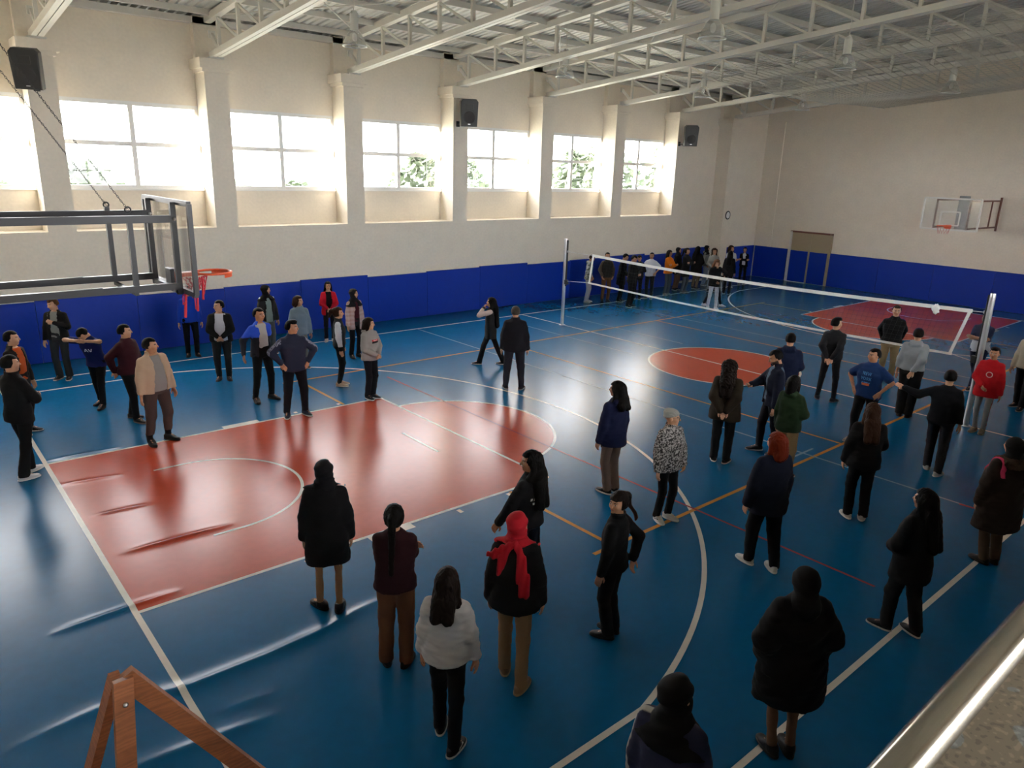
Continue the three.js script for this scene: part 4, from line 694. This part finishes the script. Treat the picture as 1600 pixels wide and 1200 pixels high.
    if (o.curly) hairPiece('curls', (x, y, z) => smax(blend(0.03, ell([0, 1.61, -0.06], [0.125, 0.125, 0.1]), cone([0, 1.55, -0.1], [0, 1.36, -0.13], 0.11, 0.12))(x, y, z) + 0.02 * N3(x * 34, y * 34, z * 34), z - 0.02, 0.02), [-0.17, 1.2, -0.3], [0.17, 1.77, 0.06]);
  }
  if (o.glasses) { const gl = (x) => new THREE.TorusGeometry(0.022, 0.0028, 6, 20).translate(x, 1.592, 0.098), g = merge(gl(0.031), gl(-0.031), rod([-0.01, 1.596, 0.1], [0.01, 1.596, 0.1], 0.0025, 5), rod([0.053, 1.596, 0.095], [0.078, 1.6, -0.01], 0.0025, 5), rod([-0.053, 1.596, 0.095], [-0.078, 1.6, -0.01], 0.0025, 5)), p = g.attributes.position; for (let i = 0; i < p.count; i++) { const q = headTurn(p.getX(i), p.getY(i), p.getZ(i)); p.setXYZ(i, ...q); } mesh('glasses', g, M.black, root); }
  if (o.extra) o.extra({ root, arms, legs, bend, topF, headTurn, C, CH, skin, seed, s, yaw, X, Z });
  return { root, arms, bend, s, yaw, X, Z };
}
const worldOf = (P, p) => { const q = P.bend(...p), c = Math.cos(P.yaw), n = Math.sin(P.yaw); return [P.X + P.s * (q[0] * c + q[2] * n), 0.004 + P.s * q[1], P.Z + P.s * (-q[0] * n + q[2] * c)]; };
const words = (lines, color, size, font = 'bold') => (c, w, h) => { c.clearRect(0, 0, w, h); c.fillStyle = color; c.textAlign = 'center'; c.textBaseline = 'middle'; lines.forEach((t, i) => { c.font = `${font} ${size}px sans-serif`; c.fillText(t, w / 2, h * (i + 0.5) / lines.length); }); };
// ---------------------------------------------------------------- the people, each placed where the shoes (f) or the top of the head (t) show
const BLK = '#0b0b0d', NAVY = '#0d1226', KHAKI = '#7d6448';
person({ f: [46, 742], h: 1.8, a: 125, ha: 105, arms: ['hold', 'hold'], label: 'boy in black jacket and white trainers clapping beside the key line', c: BLK, collar: 0.02, b: '#09090a', aw: 0.07, s: '#c9c9c9', so: '#d6d6d2', hem: 0.8, loose: 0.024, legs: 'step' });
person({ t: [17, 518], h: 1.74, a: 55, ha: 75, arms: 'down', label: 'boy in dark open jacket over an orange shirt', c: '#15110f', open: '#a8491c', gap: 0.07, b: BLK, collar: 0.015, s: '#1a1a1a' });
person({ f: [101, 592], h: 1.7, a: -25, ha: -60, nod: 0.25, arms: ['chest', 'down'], label: 'boy in black open jacket and grey shirt leaning against the blue pad', c: '#0d0c0d', open: '#7b7d78', b: '#26282a', hc: 'lbrown', aw: 0.07, legs: 'stand', loose: 0.022 });
person({ f: [160, 634], h: 1.62, a: -35, ha: -50, nod: 0.75, lean: 0.35, arms: ['face', 'face'], label: 'boy in navy printed T-shirt ducking with arms over his face', c: '#101a4a', gname: 'tshirt', sl: 0.62, loose: 0.014, b: BLK, hem: 0.82, legs: 'step', s: '#101012', so: '#1a1a1c', print: [[words(['AV'], '#d8dbe4', 150), 0.02, 1.24, 0.22, 0.16]] });
person({ f: [212, 656], h: 1.73, a: 50, ha: 85, arms: ['down', 'behind'], label: 'boy in maroon bomber jacket looking towards the net', c: '#33111a', b: BLK, collar: 0.015, hem: 0.86, loose: 0.03, legs: 'stepr', s: '#141414', so: '#55504c' });
person({ f: [252, 690], h: 1.75, w: 1.22, belly: 0.03, a: 35, ha: 80, arms: ['down', 'down'], label: 'stocky boy in beige jacket, grey shirt and black boots', c: '#b49a82', open: '#86827f', gap: 0.08, collar: 0.03, b: '#4a3b38', s: '#09090a', so: '#0c0c0c', boot: 0.2, hem: 0.86, loose: 0.026, inHem: 0.88, legs: 'wide', skin: '#b07f60' });
person({ f: [302, 556], h: 1.66, a: 5, arms: 'down', label: 'person in bright blue sweatshirt standing behind the torn red net', c: '#11379c', gname: 'sweatshirt', b: '#0b0c10', s: '#0b0b0b', so: '#111' });
person({ f: [351, 593], h: 1.7, w: 1.1, a: -5, ha: -60, arms: ['front', 'front'], label: 'boy in black open jacket and white T-shirt with side striped trousers', c: '#111110', open: '#bdbec4', gap: 0.095, inHem: 0.87, b: BLK, stripe: '#9aa0a4', aw: 0.06, loose: 0.028, legs: 'stand', s: '#17181c', so: '#17181c' });
person({ f: [414, 625], h: 1.82, a: 30, ha: 45, arms: ['behind', 'out'], label: 'tall boy in blue shouldered jacket and white T-shirt standing legs apart', c: '#1e49c0', sc: '#171a26', pattern: 'lower', split: 1.2, open: '#aca7a1', gap: 0.07, inHem: 0.86, b: BLK, aw: 0.05, socks: '#c8c8c8', s: '#0d0e12', so: '#0d0e12', legs: 'wide', skin: '#a87658' });
person({ t: [415, 446], h: 1.66, a: 25, ha: 70, hair: 'hijab', arms: 'down', label: 'girl in black headscarf and black jacket with grey front', c: '#0e0f10', open: '#7a8a86', gap: 0.05, inHem: 0.8, b: '#5b5d59', hem: 0.82, loose: 0.028, sc: '#c9cccc', pattern: 'shoulder', split: 1.39 });
person({ f: [464, 649], h: 1.78, a: 15, ha: 70, arms: ['hips', 'hips'], label: 'boy in navy tracksuit top with hands on hips on the key line', c: '#121830', sc: '#8d90a0', pattern: 'armstripe', collar: 0.02, b: '#0c0e16', s: '#12172a', so: '#b8b6b2', legs: 'wide', w: 1.12, skin: '#a87658', loose: 0.02, fluff: 1 });
person({ t: [466, 463], h: 1.64, a: 15, ha: 60, hair: 'bob', hc: 'brown', arms: 'down', label: 'girl with brown bobbed hair in pale grey hoodie', c: '#6c7c88', hood: 1, gname: 'hoodie', b: '#6a6a66', hem: 0.8, loose: 0.03 });
person({ f: [516, 533], h: 1.56, a: 5, hair: 'long', hl: 1.25, hc: 'black', arms: 'front', label: 'girl in bright red open jacket over black top', c: '#b3122a', open: '#120d12', gap: 0.06, b: '#0f0d12', s: '#a9a29c', so: '#b8b4ac', hem: 0.78, loose: 0.026 });
person({ f: [533, 602], h: 1.66, a: 85, hair: 'pony', hc: 'brown', hl: 1.5, arms: 'down', label: 'girl in black varsity jacket with white sleeves and beige trainers', c: '#0c0c0e', sc: '#b9bcc2', cuff: '#0c0c0e', collar: 0.015, b: '#0a0a0c', s: '#a08c78', so: '#cfc8bc', hem: 0.9, loose: 0.024, legs: 'close', aw: 0.046 });
person({ f: [556, 558], h: 1.66, a: 35, ha: 60, hair: 'hijab', hj: '#101015', drape: 0.24, arms: ['down', 'down'], label: 'girl in black headscarf and long cream cardigan', c: '#b39c98', pattern: 'plaid', open: '#3a101c', gap: 0.04, b: '#0c0c10', hem: 0.72, loose: 0.024, s: '#0e0e10', so: '#0e0e10', legs: 'stand' });
person({ f: [580, 622], h: 1.63, a: 45, ha: 75, hair: 'bob', hc: 'dark', arms: ['front', 'front'], label: 'girl in grey hoodie with a red printed box', c: '#8d8784', gname: 'hoodie', hood: 1, b: '#0d1018', s: '#11141f', so: '#c8c8c8', hem: 0.84, loose: 0.034, legs: 'close', print: [[(c, w, h) => { c.clearRect(0, 0, w, h); c.fillStyle = '#b8202c'; c.fillRect(0, 60, w, 136); c.fillStyle = '#0c0808'; c.fillRect(0, 120, w, 76); c.fillStyle = '#d8b0a8'; for (let k = 0; k < 4; k++) c.fillRect(56 + k * 38, 78, 24, 30); }, 0.02, 1.24, 0.18, 0.14]] });
person({ f: [765, 569], h: 1.6, a: -100, hair: 'long', hl: 1.0, arms: ['mouth', 'down'], legs: 'walk', label: 'woman in long black clothes with pale sleeve walking and touching her face', c: '#0a0a0c', sc: '#b5a49c', b: '#0a0b0d', aw: 0.07, hem: 0.68, loose: 0.026, s: '#0c0c0e', so: '#b6b2ae' });
person({ f: [802, 607], h: 1.77, a: 178, hc: 'grey', arms: 'down', label: 'man in dark grey jacket and grey trousers seen from behind', c: '#15141a', collar: 0.025, b: '#24222a', aw: 0.058, bl: 0.02, s: '#15151a', so: '#9a9a9e', hem: 0.8, loose: 0.03, legs: 'wide', w: 1.08 });
// row along the far pads
const ROW = { skin: '#a87a5e' };
person({ ...ROW, f: [917, 472], h: 1.68, a: 80, nod: 0.35, arms: 'pocket', hc: 'brown', label: 'boy in camouflage jacket with light blue hood behind the net end', c: '#4f5a5c', pattern: 'camo', open: '#5fa8c8', hood: 1, b: '#8d8c97', aw: 0.06, s: '#8d8d8d', lean: 0.1 });
person({ ...ROW, f: [945, 471], h: 1.74, a: 20, arms: 'pocket', label: 'boy in brown sleeved black vest jacket and tan trousers', c: '#15130f', sc: '#4a4036', b: '#5c4028', s: '#22180f', so: '#22180f' });
person({ ...ROW, f: [968, 471], h: 1.72, a: 80, nod: 0.4, arms: 'front', lean: 0.12, label: 'boy in long black coat bending over next to the tan trousers boy', c: '#0a0b0b', hem: 0.6, b: '#0a0a0b', s: '#0c0c0c', so: '#aaa', loose: 0.03 });
person({ ...ROW, t: [990, 399], h: 1.78, a: 60, nod: 0.45, arms: 'hold', label: 'boy in dark jacket looking down between two friends', c: '#101112', b: '#0a0a0b' });
person({ ...ROW, t: [1000, 399], h: 1.6, a: -10, nod: 0.4, arms: 'hold', label: 'boy in charcoal jacket looking down at his hands', c: '#1e2022', b: '#0a0a0b' });
person({ ...ROW, f: [1013, 466], h: 1.68, a: -15, arms: ['hips', 'out'], label: 'boy in white T-shirt and black printed trousers behind the net', c: '#b6b8c0', gname: 'tshirt', sl: 0.75, loose: 0.024, b: '#0a0a0b', stripe: '#888' });
person({ ...ROW, f: [1041, 461], h: 1.7, a: 55, arms: 'crossed', hair: 'bob', hc: 'dark', label: 'girl in orange sweatshirt and grey jeans with folded arms', c: '#c46a12', gname: 'sweatshirt', loose: 0.03, b: '#43484c', aw: 0.055, s: '#77746c', so: '#8a867c' });
person({ ...ROW, f: [1055, 453], h: 1.68, a: 60, hair: 'hijab', arms: 'down', label: 'girl in black headscarf and black coat with tan trousers', c: '#0a0a0c', hem: 0.66, b: '#6a5040', loose: 0.03, s: '#111' });
person({ ...ROW, f: [1068, 457], h: 1.72, a: 60, arms: 'crossed', hair: 'pony', label: 'girl in long black coat and faded grey jeans', c: '#0a0a0c', hem: 0.62, b: '#4c5056', loose: 0.034, s: '#5a5a5a' });
person({ ...ROW, f: [1085, 451], h: 1.7, a: 140, hair: 'long', hl: 1.3, arms: 'front', label: 'girl in wide black coat and khaki trousers turned to the wall', c: '#0a0a0c', hem: 0.56, b: '#6d5c48', loose: 0.05, s: '#141414', w: 1.1 });
person({ ...ROW, f: [1099, 446], h: 1.66, a: 75, hair: 'hijab', arms: 'pocket', label: 'girl in grey hoodie and pale jeans beside the wide black coat', c: '#6e7070', gname: 'hoodie', hood: 1, b: '#7c8a9c', s: '#777', loose: 0.03 });
person({ ...ROW, t: [1117, 389], h: 1.68, a: 5, hair: 'long', curly: 1, hc: 'brown', arms: 'front', label: 'curly haired girl in grey top against the bare pillar', c: '#77756f', gname: 'sweatshirt', b: '#84868a' });
person({ ...ROW, f: [1137, 449], h: 1.7, a: 20, ha: 40, hair: 'long', curly: 1, hc: 'brown', hl: 1.3, arms: 'crossed', label: 'curly haired girl in white top and light grey trousers', c: '#b5b5b8', gname: 'sweatshirt', b: '#74757c', s: '#8a8a8a', loose: 0.026 });
person({ ...ROW, t: [1142, 392], h: 1.68, a: 170, hair: 'long', arms: 'down', label: 'dark haired girl in black behind the white topped girl', c: '#0a0a0c', hem: 0.7, b: '#0a0a0c' });
person({ ...ROW, f: [1158, 444], h: 1.56, a: 0, arms: 'crossed', hair: 'pony', label: 'girl in black jacket and white lettered trousers in the far corner', c: '#0a0a0c', open: '#b4b4b4', gap: 0.03, b: '#0a0a0c', loose: 0.026, print: [] });
// two girls by the three-point line beyond the net
person({ ...ROW, f: [1112, 482], h: 1.7, a: 25, nod: 0.35, hair: 'long', hc: 'lbrown', hl: 1.2, arms: ['mouth', 'front'], legs: 'step', label: 'fair haired girl in black jacket and white trousers beyond the net', c: '#0b0b0c', b: '#b0b2ba', aw: 0.05, hem: 0.78, loose: 0.034, s: '#b8b8ba', so: '#c8c8c8' });
const sheetGirl = person({ ...ROW, f: [1114, 478], h: 1.64, a: 80, hair: 'long', hc: 'brown', hl: 1.2, arms: ['down', 'hold'], legs: 'walk', label: 'girl in black trousers holding white papers beyond the net', c: '#111112', b: '#0b0c10', aw: 0.05, hem: 0.78, loose: 0.03, s: '#bcbcbc', so: '#c8c8c8' });
{ const p = worldOf(sheetGirl, add(sheetGirl.arms[0].W, [0.09, -0.16, 0.12])), t = thing('paper_sheet', 'loose white sheets of paper held by the girl beyond the net', 'paper', p); for (let k = 0; k < 2; k++) mesh('sheet', bx(0.21, 0.29, 0.002, 0, 0, k * 0.004).rotateY(0.6 + 0.1 * k).rotateZ(0.2), M.whiteTape, t); }
// right half of the court
person({ f: [952, 768], h: 1.68, a: -135, ha: -110, hair: 'long', hl: 1.36, arms: 'down', label: 'woman in navy hooded coat and taupe trousers with long black hair', c: '#101634', hood: 1, b: '#66554c', bl: 0.016, aw: 0.062, hem: 0.76, loose: 0.04, s: '#0e0f14', so: '#b9b7b4', legs: 'close', skin: '#a87a60' });
person({ f: [1036, 811], h: 1.56, a: 45, ha: 85, hair: 'beanie', glasses: 1, hc: 'brown', arms: ['pocket', 'down'], label: 'girl in leopard print jacket, grey beanie and glasses', c: '#222', pattern: 'leopard', collar: 0.03, b: '#0a0a0b', hem: 0.82, loose: 0.055, amp: 2.2, s: '#b9b7b0', so: '#c9c7c0', tick: '#15151a', legs: 'stand', aw: 0.055 });
person({ f: [950, 990], h: 1.56, a: -110, ha: -38, hair: 'pony', hc: 'dark', fringe: 1.634, hl: 1.45, arms: ['down', 'behind'], label: 'girl with ponytail in all black clothes looking over her shoulder', c: '#08080a', collar: 0.02, b: '#08080a', bl: 0.022, aw: 0.065, hem: 0.84, loose: 0.026, s: '#08080a', so: '#0c0c0e', legs: 'close', skin: '#b48466' });
person({ f: [516, 951], h: 1.68, a: 176, hair: 'hijab', hj: '#0a080c', drape: 0.1, arms: ['down', 'down'], label: 'girl in black headscarf and knee length black coat with tan tights', c: '#09080a', hem: 0.6, loose: 0.045, flare: 0.03, b: '#7d5f44', bl: -0.012, tights: 1, aw: 0.036, s: '#0a090b', so: '#0a090b', legs: 'turn', collar: 0.02 });
person({ f: [620, 1034], h: 1.62, a: 172, hair: 'pony', hl: 1.1, hc: 'black', arms: ['crossed', 'crossed'], label: 'girl in maroon jacket and brown corduroy trousers with long ponytail', c: '#23080f', b: '#5a3a26', bl: 0.028, aw: 0.07, hem: 0.86, loose: 0.034, s: '#0c0b0c', so: '#0f0e0f', legs: 'stand' });
person({ f: [698, 1156], h: 1.58, a: 165, hair: 'long', hl: 1.34, hc: 'dark', arms: ['down', 'down'], label: 'girl in white sweatshirt and black trousers with shoulder length hair', c: '#b4b2b2', gname: 'sweatshirt', b: '#08080a', bl: 0.014, aw: 0.056, hem: 0.86, loose: 0.032, amp: 3, s: '#0d0e12', so: '#a9a8a4', legs: 'step', tick: '#c8c8c8' });
person({
  f: [800, 1062], h: 1.69, a: 172, hair: 'hijab', hj: '#9c1220', drape: 0.1, arms: ['down', 'down'], label: 'girl in red tied headscarf and wide black jacket with khaki trousers', c: '#08080a', b: KHAKI, bl: 0.012, aw: 0.058, hem: 0.8, loose: 0.04, flare: 0.09, s: '#6d5a44', so: '#8d7a5e', legs: 'step',
  extra: ({ root, bend, topF, C, seed }) => {
    const back = (x, y) => { let z = -0.5; for (let k = 0; k < 80; k++) { const d = topF(x, y, z); if (d < 0.003) break; z += Math.max(0.003, d * 0.7); } return z; };
    const tail = (pts) => { const fs = []; for (let i = 0; i + 1 < pts.length; i++) { const [a, b] = [pts[i], pts[i + 1]]; fs.push([[a[0], a[1], back(a[0], a[1]) - 0.014], [b[0], b[1], back(b[0], b[1]) - 0.014], a[2], b[2]]); } const cs = fs.map(([a, b, ra, rb]) => { const dx = b[0] - a[0], dy = b[1] - a[1], dz = b[2] - a[2], q = 1 / (dx * dx + dy * dy + dz * dz); return (x, y, z) => { let t = ((x - a[0]) * dx + (y - a[1]) * dy + (z - a[2]) * dz) * q; t = Math.min(1, Math.max(0, t)); const r = ra + (rb - ra) * t; return (Math.hypot((x - a[0] - t * dx) / r, (y - a[1] - t * dy) / (r * 0.6), (z - a[2] - t * dz) / 0.026) - 1) * 0.02; }; }); return (x, y, z) => Math.min(...cs.map((f) => f(x, y, z))) + 0.004 * Math.sin(x * 110 + y * 12); };
    mesh('scarf_tail', skin(tail([[0, 1.47, 0.03], [-0.05, 1.38, 0.04], [-0.08, 1.2, 0.055], [-0.1, 1.0, 0.06]]), [-0.25, 0.93, -0.36], [0.2, 1.54, 0.05], C, bend), cloth('#9c1220'), root);
    mesh('scarf_tail', skin(tail([[0, 1.47, 0.03], [0.09, 1.4, 0.06], [0.17, 1.33, 0.07]]), [-0.1, 1.2, -0.36], [0.32, 1.54, 0.05], C, bend), cloth('#9c1220'), root);
    mesh('scarf_tail', skin(tail([[0.02, 1.45, 0.03], [0.1, 1.33, 0.045], [0.13, 1.16, 0.02]]), [-0.1, 1.05, -0.36], [0.3, 1.54, 0.05], C, bend), cloth('#9c1220'), root);
  },
});
person({ t: [829, 706], h: 1.66, a: -120, ha: -75, hair: 'long', hl: 1.12, arms: ['swing', 'swing'], label: 'girl with long black hair in black printed jacket reaching out her hand', c: '#0e0d10', b: '#10121a', bl: 0.014, hem: 0.86, loose: 0.03, s: '#0c0c0e', legs: 'step', skin: '#9a6a4c', print: [[(c, w, h) => { c.clearRect(0, 0, w, h); c.fillStyle = '#c8c4c0'; for (let k = 0; k < 7; k++) c.fillRect(12 + k * 34, 60 + (k % 3) * 8, 20, 48); for (let k = 0; k < 5; k++) c.fillRect(40 + k * 34, 150, 18, 40); }, 0, 1.18, 0.3, 0.16, 'back']] });
person({ f: [1124, 720], h: 1.7, a: 172, hair: 'long', hl: 1.18, curly: 1, hc: 'dark', arms: 'back', label: 'woman with long curly hair in olive brown coat, hands behind her back', c: '#241d14', b: '#0a0a0c', bl: 0.02, aw: 0.064, hem: 0.74, loose: 0.05, flare: 0.05, s: '#0c0c0e', so: '#b8b4ae', legs: 'stand', w: 1 });
const phoneMan = person({ f: [1196, 706], h: 1.78, a: -70, ha: -80, nod: 0.45, beard: 1, arms: ['down', 'phone'], label: 'bearded man in navy jacket looking down at his phone', c: '#0c1122', collar: 0.025, b: '#0b0c14', hem: 0.82, loose: 0.03, s: '#0f1016', so: '#8a8a8e', legs: 'stepr', skin: '#a87658', open: '#4a5a6a', gap: 0.02 });
{ const p = worldOf(phoneMan, add(phoneMan.arms[1].W, unit(add(phoneMan.arms[1].W, phoneMan.arms[1].E, -1)), 0.12)), t = thing('smartphone', 'black smartphone in the bearded man\'s hand', 'phone', p); mesh('case', rbx(0.075, 0.012, 0.155, 0.005), M.black, t); mesh('screen', bx(0.068, 0.001, 0.145, 0, 0.0066, 0), mat([0.02, 0.02, 0.025], 0.1), t); t.rotation.set(-0.3, phoneMan.yaw, 0); }
person({ t: [1237, 521], h: 1.76, a: 175, arms: 'front', label: 'boy in navy hoodie standing behind the bearded man', c: '#0e1730', gname: 'hoodie', hood: 1, b: '#0b0c12', loose: 0.034 });
person({ t: [1243, 588], h: 1.62, a: 150, hair: 'bob', hc: 'black', arms: ['down', 'front'], label: 'girl in dark green hoodie and khaki trousers', c: '#1a2c18', gname: 'hoodie', hood: 1, b: '#8a7454', bl: 0.02, aw: 0.062, hem: 0.8, loose: 0.042 });
person({ f: [1186, 884], h: 1.7, a: -140, ha: -125, hair: 'bob', hc: 'red', arms: ['down', 'down'], label: 'red haired girl in dark navy jacket and white trainers', c: '#0b0f20', b: '#08080b', bl: 0.024, aw: 0.06, hem: 0.74, loose: 0.05, s: '#b8b6ae', so: '#c6c4bc', legs: 'step', w: 1 });
person({ f: [1289, 625], h: 1.76, a: 168, ha: 125, arms: 'back', label: 'slim boy in charcoal sweater with hands clasped behind his back', c: '#1b1b1e', gname: 'sweater', b: '#0c0d12', bl: 0.004, aw: 0.046, hem: 0.9, loose: 0.026, s: '#0d0f18', so: '#4a5060', legs: 'wide', fluff: 1, hc: 'black' });
person({ f: [1381, 598], h: 1.8, a: 5, arms: 'behind', label: 'man in black sweater and khaki trousers facing the net', c: '#0a0a0b', gname: 'sweater', collar: 0.015, b: '#7c6b50', s: '#2a2620', hem: 0.88, loose: 0.022, hc: 'brown' });
person({ f: [1342, 692], h: 1.72, a: -25, ha: -50, arms: ['hips', 'hips'], label: 'boy in blue printed T-shirt with hands on hips', c: '#122c56', gname: 'tshirt', sl: 0.7, b: '#0b0b0e', hem: 0.86, loose: 0.022, legs: 'wide', w: 1.1, s: '#8a8880', so: '#a8a69e', skin: '#a87658', print: [[(c, w, h) => { words(['NEW', 'YORK', 'CITY'], '#4a86b8', 74)(c, w, h); c.fillStyle = '#a8502a'; c.fillRect(60, 205, 136, 40); }, 0, 1.2, 0.24, 0.26]] });
person({ f: [1411, 650], h: 1.78, a: 172, ha: 178, arms: ['down', 'back'], label: 'boy in light grey hoodie and black trousers seen from behind', c: '#85888c', gname: 'hoodie', hood: 1, b: '#09090b', bl: 0.03, aw: 0.072, hem: 0.92, loose: 0.034, s: '#0b0b0d', so: '#0b0b0d', legs: 'close', hc: 'dark' });
person({ f: [1455, 737], h: 1.7, a: 175, ha: 178, arms: [[[0.62, 1.27, 0.12], [0, -1, -0.3], 0.1, [0, 0, 1]], 'down'], label: 'boy in black top pointing with outstretched arm', c: '#0b0c12', gname: 'sweater', b: '#15171c', bl: 0.016, aw: 0.06, hem: 0.86, loose: 0.024, s: '#97958e', so: '#a8a69e', legs: 'step' });
person({ f: [1334, 808], h: 1.66, a: -165, hair: 'long', hc: 'brown', hl: 1.22, arms: ['down', 'front'], label: 'girl with long brown hair in black coat and white canvas shoes', c: '#08080a', hem: 0.78, b: '#08080a', bl: 0.022, aw: 0.064, loose: 0.044, flare: 0.04, s: '#b0aea6', so: '#c4c2ba', legs: 'stand' });
person({ f: [1518, 605], h: 1.72, a: -20, arms: 'crossed', label: 'boy in navy and white T-shirt with folded arms by the net post', c: '#141b38', sc: '#a9abb2', pattern: 'lower', split: 1.08, gname: 'tshirt', sl: 0.7, b: '#121a34', bl: 0.02, legs: 'walk', s: '#0d0e14', hc: 'black', skin: '#9a6c50' });
person({ f: [1527, 675], h: 1.63, a: -15, arms: ['down', 'front'], label: 'boy in red long shirt and grey leggings with a red stripe', c: '#b0141f', gname: 'tshirt', hem: 0.74, loose: 0.03, b: '#7d7e80', stripe: '#8a1420', bl: -0.006, aw: 0.046, s: '#5c5448', so: '#7a7266', legs: 'close', fluff: 1, skin: '#a87658', print: [[(c, w, h) => { c.clearRect(0, 0, w, h); c.strokeStyle = '#c8b0b0'; c.lineWidth = 22; c.beginPath(); c.arc(128, 128, 80, 0, 6.3); c.stroke(); }, 0.03, 1.2, 0.16, 0.16]] });
person({ f: [1590, 638], h: 1.74, a: -20, arms: 'down', label: 'person in cream top and black trousers walking past the net post', c: '#a89a86', gname: 'sweatshirt', b: '#09090c', aw: 0.062, s: '#0d0f14', so: '#77797c', legs: 'step' });
person({ f: [1541, 877], h: 1.64, a: -135, ha: -120, hair: 'capped', hj: '#0a0808', arms: ['down', 'front'], label: 'person in long brown parka with fur collar and pink bag strap', c: '#20160f', hem: 0.5, loose: 0.07, flare: 0.06, b: '#4a3a2a', aw: 0.06, s: '#1a130d', so: '#1a130d', legs: 'close', amp: 2.4, extra: ({ root, C, bend, topF, seed }) => { mesh('fur_collar', skin((x, y, z) => blend(0.03, ell([0.1, 1.4, -0.02], [0.08, 0.06, 0.13]), ell([-0.1, 1.4, -0.02], [0.08, 0.06, 0.13]), ell([0, 1.39, -0.12], [0.14, 0.08, 0.06]))(x, y, z) + 0.016 * N3(x * 60, y * 60, z * 60), [-0.22, 1.28, -0.24], [0.22, 1.5, 0.16], C * 0.9, bend), cloth('#38291c'), root); mesh('bag_strap', skin((x, y, z) => Math.max(Math.abs(topF(x, y, z)) - 0.012, Math.abs(x - 0.16 + (y - 1.4) * 0.1) - 0.022, 1.22 - y), [0.08, 1.2, -0.25], [0.26, 1.5, 0.26], C, bend), cloth('#b8345a'), root); } });
person({ f: [1402, 985], h: 1.6, a: -115, hair: 'long', hl: 1.1, arms: ['front', 'pocket'], label: 'girl with long black hair in wide black coat and white soled shoes', c: '#070708', hem: 0.68, loose: 0.06, flare: 0.05, b: '#070708', bl: 0.026, aw: 0.066, s: '#08080a', so: '#a09e98', legs: 'step', skin: '#a87a60' });
person({ f: [1216, 1172], h: 1.68, a: -150, hair: 'capped', hj: '#060505', arms: ['pocket', 'pocket'], label: 'person in black hooded winter coat and tan tights on the sideline', c: '#070505', hem: 0.56, loose: 0.075, flare: 0.05, amp: 2.6, b: '#5c4433', bl: -0.008, tights: 1, aw: 0.038, s: '#08070a', so: '#08070a', legs: 'close' });
person({ t: [1061, 1058], h: 1.74, a: 160, ha: 150, hair: 'hijab', hj: '#070608', drape: 0.26, arms: ['down', 'down'], label: 'girl in black headscarf and navy jacket with white sleeve stripes', c: '#0c0e30', sc: '#9a968c', b: '#08080a', loose: 0.036, hem: 0.84, pattern: 'sleevebar' });

renderer.render(scene, camera);
